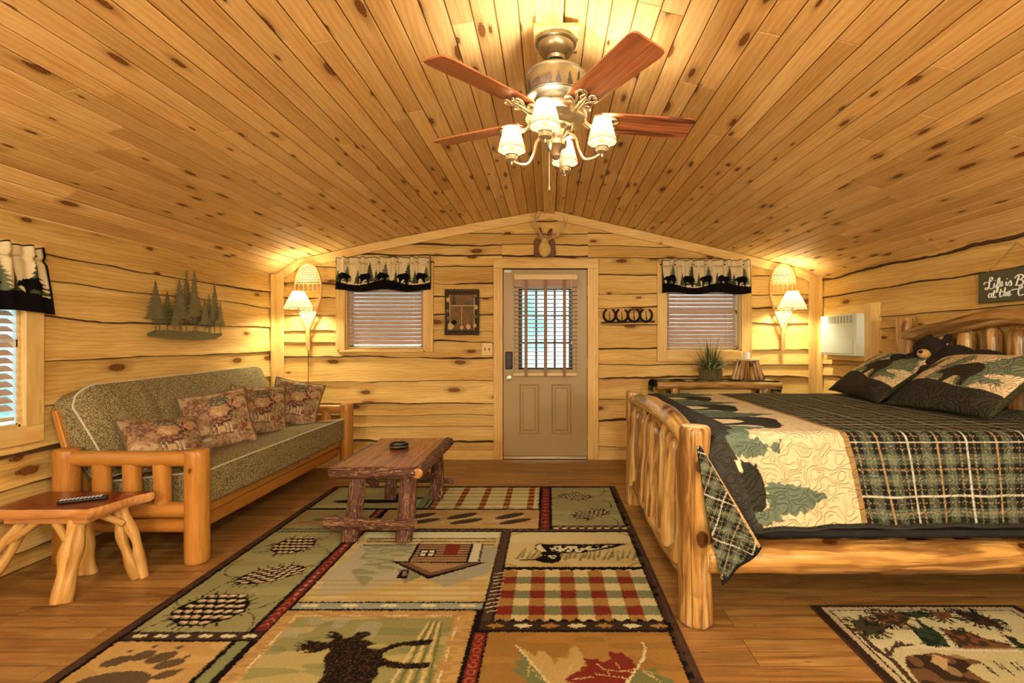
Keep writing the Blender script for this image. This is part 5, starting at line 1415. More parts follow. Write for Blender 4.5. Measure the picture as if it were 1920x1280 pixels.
for s_ in st:
    pts = []
    for (x, y) in s_:
        a, b = wz(x/3.2+1520, y/3.2+400, SX-.012); pts.append(Vector((-.0135, a-3.05, b-1.64)))
    out = []
    for i in range(len(pts)-1):
        for k in range(4):
            q = k/4; A_, B_, C_, D_ = pts[max(i-1, 0)], pts[i], pts[i+1], pts[min(i+2, len(pts)-1)]
            out.append(.5*((2*B_)+(-A_+C_)*q+(2*A_-5*B_+4*C_-D_)*q*q+(-A_+3*B_-3*C_+D_)*q**3))
    out.append(pts[-1])
    m.tube(out, .0042, 6)
m.build('lettering', M['letter'], t)

# ================================================================== air conditioner
t = thing('air_conditioner', 'ivory through-wall air conditioner framed in pine on the right wall', 'air conditioner', (RX, 4.70, 1.15)); o0 = t.location.copy()
def ab(mb, x0, x1, y0, y1, z0, z1): return mb.box(((x0+x1)/2-o0.x, (y0+y1)/2-o0.y, (z0+z1)/2-o0.z), (abs(x1-x0), abs(y1-y0), abs(z1-z0)))
ax, ay0, ay1, az0, az1 = 2.77, 4.42, 5.01, 1.145, 1.535
ab(MB(), ax, RX-.03, ay0, ay1, az0, az1).build('case', M['ac'], t, bevel=.008, segs=3)
m = MB()
for k in range(27): z = az0+.025+k*.0102; ab(m, ax-.006, ax, ay0+.06, ay1-.012, z, z+.0075)
m.build('louvres', M['ac'], t, smooth=0)
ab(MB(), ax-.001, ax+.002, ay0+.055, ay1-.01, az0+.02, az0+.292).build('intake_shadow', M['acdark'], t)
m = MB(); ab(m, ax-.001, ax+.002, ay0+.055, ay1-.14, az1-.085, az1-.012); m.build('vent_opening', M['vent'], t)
m = MB()
for k in range(8): z = az1-.083+k*.0095; ab(m, ax-.007, ax, ay0+.055, ay1-.14, z, z+.004)
for k in range(9): y = ay0+.055+k*.0495; ab(m, ax-.008, ax, y, y+.004, az1-.085, az1-.012)
m.build('vent_grille', M['ac'], t, smooth=0)
m = MB(); Mk2 = Matrix.Rotation(R(-90), 4, 'Y')
ab(m, ax-.004, ax, ay1-.125, ay1-.02, az1-.08, az1-.02); m.build('control_panel', M['ac'], t, bevel=.002)
m = MB(); m.lathe([(.006, 0), (.006, .004), (0, .004)], (ax-.004-o0.x, ay1-.05-o0.y, az1-.05-o0.z), 10, Mk2); m.build('button', M['acdark'], t)
m = MB(); m2 = MB()
for (y0, y1, z0, z1) in ((ay0-.09, ay0-.002, az0-.05, az1+.09), (ay1+.002, ay1+.06, az0-.05, az1+.09), (ay0-.002, ay1+.002, az1+.002, az1+.085), (ay0-.002, ay1+.002, az0-.045, az0-.002)):
    ab(MB(), 2.835, RX-.0, y0, y1, z0, z1).build('pine_surround', M['trim'], t, bevel=.003)

# ================================================================== console table, runner, plant, lantern
t = thing('console_table', 'long narrow log console table along the back wall behind the bed', 'table', (1.69, 5.08, 0)); o0 = t.location.copy()
def clog(nm, a, b, r, **k):
    m = MB(); kk = dict(seg=16, n=16, wob=.12, capmi=1); kk.update(k); m.log(Vector(a), Vector(b), r, **kk); return m.build(nm, LG, t)
clog('front_log', (-.60, -.13, .835), (.65, -.13, .835), .042, lump=[(.93, 1, .01, .03)])
clog('back_log', (-.60, .14, .835), (.62, .14, .835), .040)
m = MB()
for i in range(3): m.box((0, -.085+i*.09, .868), (1.16, .088, .022))
m.build('plank_top', M['log'], t, bevel=.004)
for x in (-.42, .5):
    for y in (-.12, .13): clog('leg', (x, y, 0), (x, y, .83), .042)
    clog('end_stretcher', (x, -.12, .25), (x, .13, .25), .03)
clog('long_stretcher', (-.42, 0, .25), (.5, 0, .25), .03)
TT = .880
rn = thing('table_runner', 'dark bear print runner draped over the ends of the console table', 'cloth', (1.69, 5.08, TT))
cv = Canvas(-.86, .86, -.13, .13, .006, P(40, 38, 26)); X, Y = cv.X, cv.Y
cv.img[(vnoise(X, Y, 14, 3) > .55)] = P(176, 158, 112)[:3]; cv.img[(vnoise(X, Y, 9, 4) > .6)] = P(80, 86, 52)[:3]; cv.img[(np.abs(X) > .60) & (np.abs(X) < .68)] = P(14, 12, 10)[:3]; cv.img[np.abs(X) > .74] = P(200, 180, 124)[:3]
mm = (np.abs(X) > .68) & (np.abs(X) < .74) & (vnoise(X, Y, 60, 3) > .5); cv.img[mm] = P(60, 66, 40)[:3]
rr_ = .04; s_ = np.abs(X)-.60; a_ = np.clip(s_, 0, rr_*PI/2); d_ = np.clip(s_-rr_*PI/2, 0, None)
xx = np.sign(X)*np.where(s_ < 0, np.abs(X), .60+rr_*np.sin(a_/rr_)+.01*d_); zz = .003-rr_*(1-np.cos(a_/rr_))-d_
pos = np.stack([xx, Y-.02, zz+.002*np.sin(X*30+Y*20)*0], -1)
o = grid_mesh('runner_cloth', pos, cv.img, M['cloth'], rn); s = o.modifiers.new('s', 'SOLIDIFY'); s.thickness = .003; s.offset = 1
TT = .8875
pl = thing('potted_grass', 'potted arrangement of wild grasses in a mossy bark pot on the console table', 'plant', (1.66, 5.06, TT))
m = MB()
for k in range(26):
    a = 2*PI*k/26; m.log((.095*math.cos(a), .085*math.sin(a), 0), (.108*math.cos(a), .096*math.sin(a), .10+.012*random.random()), .012, seg=7, n=5, wob=.2)
m.lathe([(.09, 0), (.095, .09), (.0, .09)], seg=20); m.build('bark_pot', M['pot'], pl)
def blades(nm, mt, n, l0, l1, sp, w, seed, droop=.6, z0=.08):
    rr = random.Random(seed); m = MB()
    for k in range(n):
        a = rr.uniform(0, 2*PI); L = rr.uniform(l0, l1); s_ = rr.uniform(.1, 1)*sp; dr_ = droop*rr.uniform(.3, 1)*s_; p = []
        base = Vector((.05*math.cos(a)*rr.random(), .05*math.sin(a)*rr.random(), z0)); d = Vector((math.cos(a), math.sin(a), 0)); side = Vector((-d.y, d.x, 0))
        vs = []; N = 6
        for i in range(N+1):
            q = i/N; c = base+d*(L*s_*q)+Vector((0, 0, L*(q*(1-.35*s_)-dr_*q*q)))
            c.y = min(c.y, .13+.3*max(0, c.y-.13)) if c.y > .13 else c.y; ww = w*(1-q**1.5)*.5+.0006; vs += [c-side*ww, c+side*ww]
        m.add(vs, [(2*i, 2*i+1, 2*i+3, 2*i+2) for i in range(N)])
    return m.build(nm, mt, pl, smooth=80)
blades('grass_leaves', M['leaf'], 120, .18, .38, 1.0, .012, 3); blades('pale_leaves', M['leaf_pale'], 70, .16, .34, 1.2, .011, 4); blades('rust_leaves', M['leaf_red'], 50, .12, .30, 1.1, .010, 5); blades('tall_spikes', M['leaf_red'], 8, .38, .54, .45, .013, 9, .1)
m = MB()
for k in range(26):
    a = random.uniform(0, 2*PI); L = random.uniform(.10, .22); q = Vector((math.cos(a)*L, min(.17, math.sin(a)*L*.7), .14+random.uniform(-.03, .1)))
    m.tube([(0, 0, .09), q*.6+Vector((0, 0, .05)), q], .0012, 4); m.ball(q, (.010, .010, .008), 6, 4)
m.build('dried_sprigs', M['leaf_pale'], pl)
ln_ = thing('stave_lantern', 'tapered log stave candle stand at the right end of the console table', 'candle holder', (2.05, 5.07, TT))
m = MB()
for k in range(16):
    a = 2*PI*k/16; m.log((.145*math.cos(a), .125*math.sin(a), 0), (.085*math.cos(a), .078*math.sin(a), .20), .026, .018, seg=9, n=8, wob=.12, bend=.003, rounded=False)
m.build('staves', LG, ln_)
m = MB(); m.lathe([(.0, .20), (.108, .196), (.112, .206), (.108, .216), (.06, .22), (0, .22)], seg=26); m.build('top_ring', M['log_end'], ln_)
m = MB(); m.ball((-.02, -.08, .185), .016, 8, 6); m.build('knob', M['dark_leg'], ln_)
cd = thing('candle', 'short white candle on the log stave stand', 'candle', (2.035, 5.06, TT+.2205))
m = MB(); m.lathe([(.03, 0), (.034, .03), (.03, .055), (.026, .06), (.018, .052), (.0, .05)], seg=16); m.build('wax', M['candle'], cd)
m = MB(); m.tube([(0, 0, .05), (.002, 0, .066)], .0012, 5); m.build('wick', M['blackmetal'], cd)
# ================================================================== ceiling fan
FC = Vector((.03, 2.23, 0)); ZB = 2.29
fan = thing('ceiling_fan', 'bronze ceiling fan with five cherry blades and four lit parchment shades under the ridge', 'fan', (FC.x, FC.y, 2.66))
z0 = 2.66
def fl(nm, prof, mt, seg=32, par=fan, M_=None, c=(0, 0, 0)):
    m = MB(); m.lathe([(r, z-z0-(.018 if z > 2.33 else 0)) for r, z in prof], c, seg); return m.build(nm, mt, par)
fl('canopy', [(.0, 2.662), (.093, 2.662), (.094, 2.645), (.082, 2.638), (.080, 2.62), (.066, 2.60), (.044, 2.586), (.040, 2.572), (.0, 2.572)], M['bronze'])
m = MB(); m.ball((0, 0, 2.572-z0), .036, 16, 10); m.tube([(0, 0, 2.575-z0), (0, 0, 2.50-z0)], .018, 12); m.build('downrod', M['blackmetal'], fan)
m = MB(); m.box((0, 0, 2.654-z0), (.20, .20, .022)); m.build('ceiling_plate', M['trim'], fan, bevel=.003)
fl('motor_housing', [(.0, 2.535), (.05, 2.533), (.10, 2.525), (.128, 2.508), (.132, 2.50), (.132, 2.40), (.137, 2.395), (.132, 2.388), (.105, 2.380), (.102, 2.35), (.105, 2.34)], M['bronze'])
fl('lower_housing', [(.105, 2.345), (.10, 2.335), (.128, 2.325), (.142, 2.305), (.138, 2.285), (.11, 2.272), (.072, 2.265), (.0, 2.264)], M['nickel'])
# relief band of pines and a moose on the motor
band = MB(); rr = random.Random(4)
for k in range(16):
    a = 2*PI*k/16-1.9; h = rr.uniform(.05, .085)
    ex = Vector((-math.sin(a), math.cos(a), 0)); o_ = Vector((math.cos(a)*.1325, math.sin(a)*.1325, 2.387-z0))
    band.prism([(p[0], p[1]) for p in (pine(0, 0, .03, h, 6, rr=rr) if k % 5 else bear(0, 0, .05, .04))], .003, axes(o_, ex, (0, 0, 1)))
band.build('relief_band', M['brownpaint'], fan)
m = MB(); m.tube([(.1325*math.cos(2*PI*i/40), .1325*math.sin(2*PI*i/40), 2.479-z0) for i in range(40)], .004, 6, closed=True); m.tube([(.1325*math.cos(2*PI*i/40), .1325*math.sin(2*PI*i/40), 2.384-z0) for i in range(40)], .004, 6, closed=True); m.build('band_rim', M['bronze'], fan)
def blade_mb():
    m = MB(); out = [(.17, -.040), (.20, -.060), (.26, -.066), (.62, -.076), (.645, -.070), (.655, -.058), (.655, .058), (.645, .070), (.62, .076), (.26, .066), (.20, .060), (.17, .040)]
    Mp = Matrix.Rotation(R(-13), 4, 'X')
    vs = []
    m.prism(out, .008, Mp); return m
def iron_mb():
    m = MB(); Mp = Matrix.Rotation(R(-13), 3, 'X')
    T = lambda x, y, z=0: Mp @ Vector((x, y, -.010+z))
    def cr(pts, r, n=5):
        P_ = [Vector(p) for p in pts]; out = []
        for i in range(len(P_)-1):
            for k in range(n):
                q = k/n; a, b, c, d = P_[max(i-1, 0)], P_[i], P_[i+1], P_[min(i+2, len(P_)-1)]
                out.append(.5*((2*b)+(-a+c)*q+(2*a-5*b+4*c-d)*q*q+(-a+3*b-3*c+d)*q**3))
        out.append(P_[-1]); L = len(out); m.tube(out, [r*(1-.5*abs(2*i/(L-1)-1)**3) for i in range(L)], 8)
    cr([(.09, 0, .03), (.13, 0, .0), (.16, 0, -.022), (.20, 0, -.018), T(.26, 0)], .012)
    for s in (-1, 1):
        cr([T(.17, 0), T(.19, s*.018), T(.205, s*.045), T(.19, s*.06), T(.182, s*.045)], .008)
        cr([T(.19, s*.01), T(.225, s*.024), T(.255, s*.045), T(.275, s*.038), T(.270, s*.025)], .008)
        cr([T(.22, s*.0), T(.245, s*.016), T(.275, s*.012), T(.285, s*.03)], .007)
    m.ball(T(.215, 0, -.006), .012, 10, 8); m.ball(T(.25, 0, -.004), .008, 8, 6)
    return m
for k in range(5):
    a = R(-133.5+72*k)
    rot = Matrix.Rotation(a, 4, 'Z')
    b_ = blade_mb().build('blade', M['cherry'], fan, smooth=30, bevel=.002); b_.location = (0, 0, ZB-z0); b_.rotation_euler = (0, 0, a)
    i_ = iron_mb().build('blade_iron', M['nickel'], b_, smooth=60)
fl('light_kit_hub', [(.0, 2.268), (.055, 2.266), (.072, 2.255), (.070, 2.245), (.045, 2.235), (.035, 2.21), (.04, 2.195), (.05, 2.185), (.048, 2.165), (.028, 2.15), (.018, 2.13), (.022, 2.12), (.012, 2.108), (.0, 2.104)], M['nickel'])
FAN_BULBS = []
for k in range(4):
    a = R(-103+90*k); ca, sa = math.cos(a), math.sin(a)
    ar = bpy.data.objects.new('light_arm', None); C.objects.link(ar); ar.parent = fan; ar.rotation_euler = (0, 0, a)
    m = MB(); P_ = [(.035, 0, 2.205), (.06, 0, 2.22), (.09, 0, 2.195), (.105, 0, 2.14), (.13, 0, 2.098), (.17, 0, 2.098), (.205, 0, 2.118)]
    P_ = [Vector((x, y, z-z0)) for x, y, z in P_]; out = []
    for i in range(len(P_)-1):
        for q_ in range(5):
            q = q_/5; A_, B_, C_, D_ = P_[max(i-1, 0)], P_[i], P_[i+1], P_[min(i+2, len(P_)-1)]
            out.append(.5*((2*B_)+(-A_+C_)*q+(2*A_-5*B_+4*C_-D_)*q*q+(-A_+3*B_-3*C_+D_)*q**3))
    m.tube(out, .0068, 10); m.build('arm_tube', M['nickel'], ar)
    cx = .21; m = MB()
    m.lathe([(.0, 2.098-z0), (.006, 2.10-z0), (.007, 2.112-z0), (.024, 2.118-z0), (.028, 2.122-z0), (.026, 2.128-z0), (.026, 2.14-z0), (.030, 2.144-z0), (.028, 2.149-z0), (.012, 2.152-z0), (.013, 2.185-z0), (.0, 2.186-z0)], (cx, 0, 0), 20)
    for j in range(8): m.ball((cx+.027*math.cos(j*PI/4), .027*math.sin(j*PI/4), 2.134-z0), .004, 6, 4)
    m.build('lamp_cup', M['nickel'], ar)
    m = MB(); m.lathe([(.0, 2.183-z0), (.009, 2.186-z0), (.012, 2.20-z0), (.016, 2.212-z0), (.013, 2.228-z0), (.004, 2.246-z0), (0, 2.25-z0)], (cx, 0, 0), 14); m.build('bulb', M['bulb'], ar)
    m = MB(); seg = 40; prof = [(.064, 2.168), (.0605, 2.182), (.048, 2.228), (.037, 2.270)]
    m.lathe([(r, z-z0) for r, z in prof], (cx, 0, 0), seg)
    m.f = [f for f in m.f if len(f) == 4]; m.m = m.m[:len(m.f)]
    sh = m.build('lamp_shade', M['shade'], ar); 
    m = MB()
    for j in range(10):
        q = 2*PI*j/10; m.tube([(cx+(r+.0008)*math.cos(q), (r+.0008)*math.sin(q), z-z0) for r, z in prof], .0009, 4)
    for (r, z) in ((.0645, 2.165), (.0375, 2.270)): m.tube([(cx+r*math.cos(2*PI*i/40), r*math.sin(2*PI*i/40), z-z0+(.003*abs(math.sin(i*PI/4)) if z < 2.2 else 0)) for i in range(40)], .0016, 5, closed=True)
    m.build('shade_trim', M['twine'], ar)
    FAN_BULBS.append((FC.x+cx*ca, FC.y+cx*sa, 2.232))
m = MB(); n = 60
m.tube([(-.03, -.05, 2.19-z0), (-.03, -.055, 1.965-z0)], .0013, 5)
for i in range(52): m.ball((-.03, -.05-.005*i/52, 2.19-z0-i*.0043), .0021, 5, 4)
m.lathe([(.002, .012), (.005, 0), (.004, -.012), (.0, -.014)], (-.03, -.055, 1.962-z0), 8); m.build('pull_chain', M['nickel'], fan)
# ================================================================== snowshoe lamps
SCONCE_BULBS = []
def snowshoe(cx, s, label, cord):
    zt_, zb_ = 2.115, 1.185; y = BY-.055
    t = thing('snowshoe_lamp', label, 'lamp', (cx, BY-.035, zb_), group=None); o0 = t.location.copy()
    lean = .0
    def half(q):   # q 0 top .. 1 tail join
        return .142*math.sin(PI*min(1, q*.92+.0)**.62)**.75 if q < 1 else 0
    L = zt_-zb_-.24; pts = []
    prof = [(0, 0), (.02, .05), (.07, .088), (.16, .118), (.28, .138), (.40, .142), (.52, .130), (.64, .105), (.76, .073), (.88, .038), (.97, .012)]
    ztop = zt_
    left = [(-w, ztop-q*(zt_-zb_-.20)) for q, w in prof]; right = [(w, z) for w, z in [(-a, b) for a, b in left]]
    ring = right[::-1][:-1]+left
    m = MB(); ppts = [Vector((x-0, (BY-.062)-o0.y, z-o0.z)) for x, z in ring]
    out = []
    for i in range(len(ppts)-1):
        for q_ in range(4):
            q = q_/4; A_, B_, C_, D_ = ppts[max(i-1, 0)], ppts[i], ppts[i+1], ppts[min(i+2, len(ppts)-1)]
            out.append(.5*((2*B_)+(-A_+C_)*q+(2*A_-5*B_+4*C_-D_)*q*q+(-A_+3*B_-3*C_+D_)*q**3))
    out.append(ppts[-1])
    m.tube(out, .0115, 8)
    m.box((0, (BY-.062)-o0.y, .11), (.042, .02, .225)); m.build('bent_frame', M['shoe'], t, smooth=50)
    def wid(z):
        q = (ztop-z)/(zt_-zb_-.20); return float(np.interp(q, [p[0] for p in prof], [p[1] for p in prof]))
    m = MB(); yy = (BY-.062)-o0.y
    for z in (ztop-.21, ztop-.30, ztop-.52, ztop-.58): w_ = wid(z); m = MB(); m.tube([(-w_, yy, z-o0.z), (w_, yy, z-o0.z)], .008, 6); m.build('crossbar', M['shoe'], t)
    m = MB()
    def web(za, zb, dz, dx):
        # diagonal lacing clipped to the frame, as a triangular lattice
        z = za
        row = 0
        while z > zb:
            w_ = wid(z); w2 = wid(z-dz)
            x = -w_+ (dx/2 if row % 2 else 0)
            m.tube([(-w_, yy, z-o0.z), (w_, yy, z-o0.z)], .0022, 4)
            while x < w_:
                x2 = x+dx/2
                if abs(x2) < w2: m.tube([(x, yy, z-o0.z), (x2, yy, z-dz-o0.z)], .0025, 4)
                x3 = x-dx/2
                if abs(x3) < w2: m.tube([(x, yy, z-o0.z), (x3, yy, z-dz-o0.z)], .0025, 4)
                x += dx
            z -= dz; row += 1
    web(ztop-.025, ztop-.20, .026, .034); web(ztop-.53, ztop-.72, .026, .03)
    for i in range(5): x = -.10+i*.05; m.tube([(x, yy, ztop-.21-o0.z), (x, yy, ztop-.30-o0.z)], .003, 4)
    for sgn in (-1, 1):
        for i in range(7): z = ztop-.31-i*.028; w_ = wid(z); m.tube([(sgn*w_, yy, z-o0.z), (sgn*(w_-.06+.004*i), yy, z-.012-o0.z), (sgn*w_, yy, z-.028-o0.z)], .0026, 4)
    web(ztop-.42, ztop-.52, .026, .05)
    m.build('lacing', M['rawhide'], t, smooth=0)
    # lamp
    ly = BY-.225; zl = 1.70
    m = MB(); m.tube([(0, yy, zl-.10-o0.z), (s*.02, ly+.05-o0.y, zl-.12-o0.z), (s*.02, ly-o0.y, zl-.09-o0.z), (s*.02, ly-o0.y, zl-.02-o0.z)], .006, 8); m.lathe([(.014, -.04), (.016, .0), (.012, .02), (0, .02)], (s*.02, ly-o0.y, zl-.03-o0.z), 12); m.build('lamp_arm', M['bronze'], t)
    m = MB(); m.lathe([(0, -.03), (.012, -.02), (.028, .02), (.03, .04), (.02, .062), (0, .07)], (s*.02, ly-o0.y, zl+.01-o0.z), 16); m.build('bulb', M['bulb'], t)
    m = MB(); prof2 = [(.142, zl-.075), (.10, zl+.015), (.055, zl+.105)]
    m.lathe([(r, z-o0.z) for r, z in prof2], (s*.02, ly-o0.y, 0), 40); m.f = [f for f in m.f if len(f) == 4]; m.m = m.m[:len(m.f)]
    m.build('lamp_shade', M['shade'], t)
    m = MB(); m.tube([(s*.02+.143*math.cos(2*PI*i/48), ly-o0.y+.143*math.sin(2*PI*i/48), zl-.075-o0.z+.004*math.sin(i*PI/2)) for i in range(48)], .0022, 5, closed=True); m.build('shade_lacing', M['twine'], t)
    if cord:
        m = MB(); m.tube([(0, yy, .0), (.002, yy+.0, -.2), (.0, yy+.003, -.5), (.004, yy, -1.05)], .003, 6); m.build('power_cord', M['dark_leg'], t)
    SCONCE_BULBS.append((cx+s*.02, ly, zl+.02))
snowshoe(bx_(583), -1, 'snowshoe wall lamp with a lit shade left of the door, by the futon', True)
snowshoe(bx_(1463), 1, 'snowshoe wall lamp with a lit shade right of the door, by the air conditioner', False)

# ================================================================== antler mount
t = thing('antler_mount', 'deer antlers on a dark shield plaque above the door', 'antlers', (bx_(1021.5), BY-.03, bz_(485)+.01)); o0 = t.location.copy()
S_ = [(-.105, .0), (.105, .0), (.12, .05), (.108, .12), (.112, .17), (.085, .205), (.06, .19), (0, .20), (-.06, .19), (-.085, .21), (-.118, .175), (-.112, .12), (-.12, .05)]
m = MB(); m.prism([(x, y) for x, y in S_], .022, axes((0, .0, .0), (1, 0, 0), (0, 0, 1)) ); m.build('plaque', M['shield'], t, bevel=.006)
m = MB(); m.ball((.0, -.035, .085), (.068, .035, .085), 18, 12, nz=.05); m.ball((0, -.04, .165), (.04, .03, .045), 12, 8); m.build('hide_cap', M['hide'], t)
def an(pts, r):
    P_ = [Vector(p) for p in pts]; out = []
    for i in range(len(P_)-1):
        for k in range(5):
            q = k/5; a, b, c, d = P_[max(i-1, 0)], P_[i], P_[i+1], P_[min(i+2, len(P_)-1)]
            out.append(.5*((2*b)+(-a+c)*q+(2*a-5*b+4*c-d)*q*q+(-a+3*b-3*c+d)*q**3))
    out.append(P_[-1]); L = len(out); m.tube(out, [r*(1-.8*(i/(L-1))**1.6) for i in range(L)], 8, wob=.2)
m = MB(); an([(-.02, -.05, .18), (-.06, -.09, .26), (-.10, -.13, .34), (-.095, -.14, .43), (-.04, -.12, .50)], .014); an([(-.095, -.13, .38), (-.06, -.15, .41), (-.04, -.15, .46)], .009); an([(-.06, -.09, .26), (-.065, -.14, .31)], .009); m.build('antler', M['antler'], t)
m = MB(); an([(.02, -.05, .18), (.09, -.10, .20), (.17, -.14, .24), (.225, -.15, .31), (.24, -.14, .39)], .014); an([(.215, -.15, .29), (.21, -.17, .35), (.195, -.17, .41)], .009); an([(.09, -.10, .20), (.10, -.15, .25)], .009); m.build('antler', M['antler'], t)
for q in ((-.05, .275, -.25), (.055, .265, .5)):
    m = MB(); m.ball((q[0], -.04, q[1]), (.018, .012, .045), 12, 8, M=Matrix.Rotation(q[2], 4, 'Y')); m.build('ear', M['shield'], t)

# ================================================================== metal pine grove on the left wall
t = thing('metal_wall_art', 'cut metal pine grove hung on the left wall above the futon', 'wall art', (LX+.035, 3.98, 1.34))
ML = axes((0, 0, 0), (0, 1, 0), (0, 0, 1))     # x along +Y, normal +X
m = MB(); base = [(-.40, -.02), (-.2, -.035), (.1, -.045), (.33, -.04), (.42, .0), (.41, .015), (.3, .012), (.1, .03), (-.05, .02), (-.2, .03), (-.33, .025), (-.40, .0)]
m.prism(base, .003, Matrix.Translation((.03, 0, 0)) @ ML); m.build('ground_plate', M['pewter'], t)
rr = random.Random(6)
TR = [(-.33, .40, .17, .035), (-.27, .28, .14, .018), (-.19, .33, .16, .012), (-.10, .44, .18, .04), (-.16, .22, .11, .05), (.0, .50, .17, .022), (.07, .53, .17, .035), (-.04, .36, .14, .012), (.13, .34, .12, .01), (.18, .30, .13, .045), (.25, .35, .12, .03), (.31, .46, .14, .038), (.365, .30, .11, .05), (.28, .24, .09, .02)]
for (x, h, w, d) in TR:
    p = pine(0, h*.26, w*1.3, h*.74, 10, rr=rr, jag=.5); m = MB()
    m.prism(p, .0022, Matrix.Translation((d, 0, 0)) @ axes((0, x, 0), (0, 1, 0), (0, 0, 1))); m.box((d+.001, x, h*.15), (.0025, .008, h*.34)); m.build('pine_tree', M['pewter'], t, smooth=0)
m = MB(); m.tube([(.008, .02+.012*math.cos(a), .50+.02*math.sin(a)) for a in [2*PI*i/14 for i in range(14)]], .003, 6, closed=True); m.box((.004, .02, .47), (.003, .01, .05)); m.build('hanger', M['pewter'], t)
m = MB(); m.box((.01, 0, .0), (.04, .3, .012)); m.box((.008, .05, .24), (.012, .10, .012)); m.build('standoff', M['pewter'], t)

# ================================================================== carved frame
cx, z0_, z1_ = bx_(868), bz_(628), bz_(543); wd = (bx_(900)-bx_(836)); ht = z1_-z0_
t = thing('carved_cabin_shelf', 'small carved woodland shelf frame with a bear between the window and the door', 'wall art', (cx, BY-.03, z0_)); 
MX = axes((0, 0, 0), (1, 0, 0), (0, 0, 1))
def bxx(mb, x0, x1, y0, y1, z0, z1, **k): return mb.box(((x0+x1)/2, (y0+y1)/2, (z0+z1)/2), (x1-x0, y1-y0, z1-z0), **k)
bxx(MB(), -wd/2+.03, wd/2-.03, -.014, 0, .04, ht-.03).build('back_panel', M['shelfpane'], t)
for q in ((-wd/2, -wd/2+.05, 0, ht), (wd/2-.05, wd/2, 0, ht)):
    m = MB(); bxx(m, q[0]+.006, q[1]-.004, -.03, 0, 0, ht-.005); m.log((q[0]+.008, -.03, 0), (q[0]+.01, -.03, ht), .009, seg=8, wob=.3); m.log((q[1]-.01, -.03, 0), (q[1]-.01, -.03, ht), .008, seg=8, wob=.3); m.build('side_board', M['brownpaint'], t)
for z in (.012, ht-.05):
    m = MB(); pts = [(-wd/2+.0, z), (wd/2, z)]
    for i in range(9): m.ball((-wd/2+.025+i*(wd-.05)/8, -.02, z+.02+(.012 if z > .2 else -.012)), (.026, .016, .022), 10, 6)
    m.log((-wd/2, -.035, z+.03 if z < .2 else z-.0), (wd/2, -.035, z+.03 if z < .2 else z-.0), .009, seg=8, wob=.3); m.build('carved_edge', M['brownpaint'], t)
m = MB(); m.log((-wd/2+.05, -.03, ht*.64), (wd/2-.05, -.03, ht*.64), .006, seg=8); m.log((0, -.03, .05), (0, -.03, ht*.64), .006, seg=8); m.log((-wd/2+.052, -.03, .05), (-wd/2+.052, -.03, ht-.05), .006, seg=8); m.log((wd/2-.052, -.03, .05), (wd/2-.052, -.03, ht-.05), .006, seg=8); m.build('twig_muntins', M['twigtan'], t)
m = MB(); m.prism(bear(.06, ht*.66, .075, .05), .012, Matrix.Translation((0, -.02, 0)) @ MX); m.build('carved_bear', M['blackmetal'], t)
m = MB(); m.prism(pine(-.09, ht*.68, .05, .09, 6), .01, Matrix.Translation((0, -.02, 0)) @ MX); m.build('carved_pine', M['brownpaint'], t)
for (x, z, r) in ((-.145, .38, .025), (-.15, .26, .020), (-.145, .18, .018), (.15, .30, .024), (.145, .42, .018), (-.12, .09, .035), (.14, .10, .022), (.0, .08, .022), (.07, .09, .028), (.145, .2, .02)):
    m = MB(); m.ball((x, -.04, z), (r, .012, r*1.1), 10, 6, nz=.4, nf=30); m.build('carved_leaf', M['twigtan'] if r > .021 else M['pewter'], t)
m = MB(); m.tube([(-.085+.022*math.cos(a), -.035, .135+.022*math.sin(a)) for a in [2*PI*i/16 for i in range(16)]], .005, 6, closed=True); m.ball((-.085, -.03, .135), (.018, .008, .018), 10, 6); m.build('wreath', M['iron'], t)

# ================================================================== light switch, horseshoe rack
t = thing('light_switch', 'almond double toggle light switch left of the door', 'switch', (bx_(914), BY-.03, bz_(654.5)))
m = MB(); m.box((0, -.003, 0), (.115, .007, .135)); m.build('plate', M['switch'], t, bevel=.003)
for x in (-.023, .023):
    m = MB(); m.box((x, -.007, 0), (.011, .002, .026)); m.build('slot', M['dark_leg'], t); m = MB(); m.box((x, -.012, .004), (.007, .014, .010), rot=Matrix.Rotation(.5, 3, 'X')); m.build('toggle', M['dark_leg'], t)
t = thing('horseshoe_rack', 'row of four dark horseshoe hooks on a twig rail right of the door', 'rack', (bx_(1176), BY-.03, bz_(604)))
for px in (1142, 1165, 1187.5, 1210):
    x = bx_(px)-bx_(1176); m = MB(); pts = []
    for i in range(19):
        a = R(-90-152+i*304/18); pts.append(Vector((x+.064*math.cos(a)*(1 if abs(math.cos(a)) < 2 else 1), -.012, .075+.070*math.sin(a))))
    m.tube(pts, [.0105+.003*math.sin(PI*i/18) for i in range(19)], 8, flat=1); hs = m.build('horseshoe', M['iron'], t)
    m = MB(); m.tube([(x, -.008, .115), (x, -.012, .03), (x, -.045, .02), (x, -.05, .05)], .0035, 6); m.build('hook', M['iron'], hs)
m = MB(); m.log((-.29, -.014, -.006), (.29, -.014, .006), .010, seg=8, wob=.3, bend=.01); m.build('twig_rail', M['brownpaint'], t)
# ================================================================== camera, light, world
cam = bpy.data.cameras.new('camera'); co = bpy.data.objects.new('camera', cam); C.objects.link(co)
co.location = (0, 0, CZ); co.rotation_euler = (R(90), 0, 0)
cam.sensor_width = 36; cam.lens = F/1920*36; cam.shift_x = -70/1920; cam.shift_y = 0; cam.clip_start = .02
bpy.context.scene.camera = co
def plight(name, loc, e, r, col=(1, .84, .58)):
    l = bpy.data.lights.new(name, 'POINT'); l.energy = e; l.color = col; l.shadow_soft_size = r
    o = bpy.data.objects.new(name, l); C.objects.link(o); o.location = loc; return o
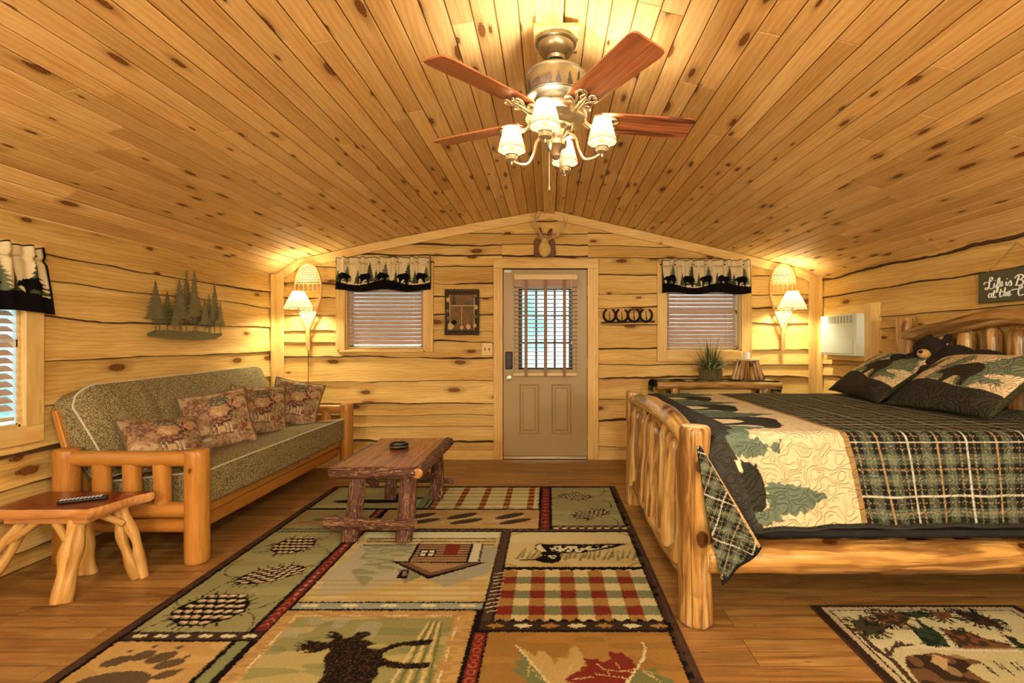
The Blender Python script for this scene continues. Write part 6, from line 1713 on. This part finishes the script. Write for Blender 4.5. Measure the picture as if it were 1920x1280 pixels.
# unseen fill lamps, added to brighten the room: one dome, two floor lamps
x, y = .3, -.95; z = zc(x)
t = thing('fill_dome_lamp', 'added glass dome fill lamp on the ceiling behind the viewer', 'lamp', (x, y, z-.02))
m = MB(); m.lathe([(.17, 0), (.17, -.03), (.16, -.035)], (0, 0, 0), 24); m.build('base', M['bronze'], t)
m = MB(); m.lathe([(.155, -.03), (.15, -.06), (.12, -.095), (.06, -.115), (0, -.12)], (0, 0, 0), 24); m.build('dome', M['dome'], t)
plight('fill_dome_light', (x, y, z-.38), 60, .2, (1, .92, .76))
for x, nm in ((-1.9, 'left'), (1.9, 'right')):
    t = thing('fill_floor_lamp', 'added bronze fill lamp behind the viewer by the %s wall' % nm, 'lamp', (x, -1.0, 0))
    m = MB(); m.lathe([(.14, 0), (.14, .015), (.03, .03), (.0, .03)], seg=24); m.build('base', M['bronze'], t)
    m = MB(); m.tube([(0, 0, .02), (0, 0, 1.36)], .012, 10); m.build('pole', M['bronze'], t)
    m = MB(); m.lathe([(.03, 1.34), (.09, 1.36), (.15, 1.40), (.17, 1.44)], seg=28); m.f = [f for f in m.f if len(f) == 4]; m.m = m.m[:len(m.f)]; m.build('lamp_shade', M['shade'], t)
    m = MB(); m.ball((0, 0, 1.40), .035, 14, 10); m.build('bulb', M['bulb'], t)
    plight('fill_floor_light', (x, -1.0, 1.56), 62, .12, (1, .92, .76))
for p in FAN_BULBS: plight('fan_bulb_light', p, 8, .025, (1, .89, .70))
for p in SCONCE_BULBS: plight('sconce_light', p, 18, .06, (1, .84, .50))

w = bpy.data.worlds.new('outside'); bpy.context.scene.world = w; w.use_nodes = True
nt = w.node_tree; nt.nodes.clear()
tc = nt.nodes.new('ShaderNodeTexCoord'); nz = nt.nodes.new('ShaderNodeTexNoise'); nz.inputs['Scale'].default_value = 14; nz.inputs['Detail'].default_value = 4
rp = nt.nodes.new('ShaderNodeValToRGB'); bg = nt.nodes.new('ShaderNodeBackground'); ow = nt.nodes.new('ShaderNodeOutputWorld')
nt.links.new(tc.outputs['Generated'], nz.inputs['Vector']); nt.links.new(nz.outputs['Fac'], rp.inputs[0]); nt.links.new(rp.outputs[0], bg.inputs[0]); nt.links.new(bg.outputs[0], ow.inputs[0])
e = rp.color_ramp.elements; e[0].position = .38; e[0].color = (.20, .42, .40, 1); e[1].position = .62; e[1].color = (.80, .95, 1, 1)
bg.inputs[1].default_value = 1.0
vs = bpy.context.scene.view_settings
vs.view_transform = 'Standard'; vs.look = 'None'; vs.exposure = 1.35; vs.gamma = 1
try: vs.use_curve_mapping = False
except Exception: pass
bpy.context.scene.cycles.max_bounces = 8
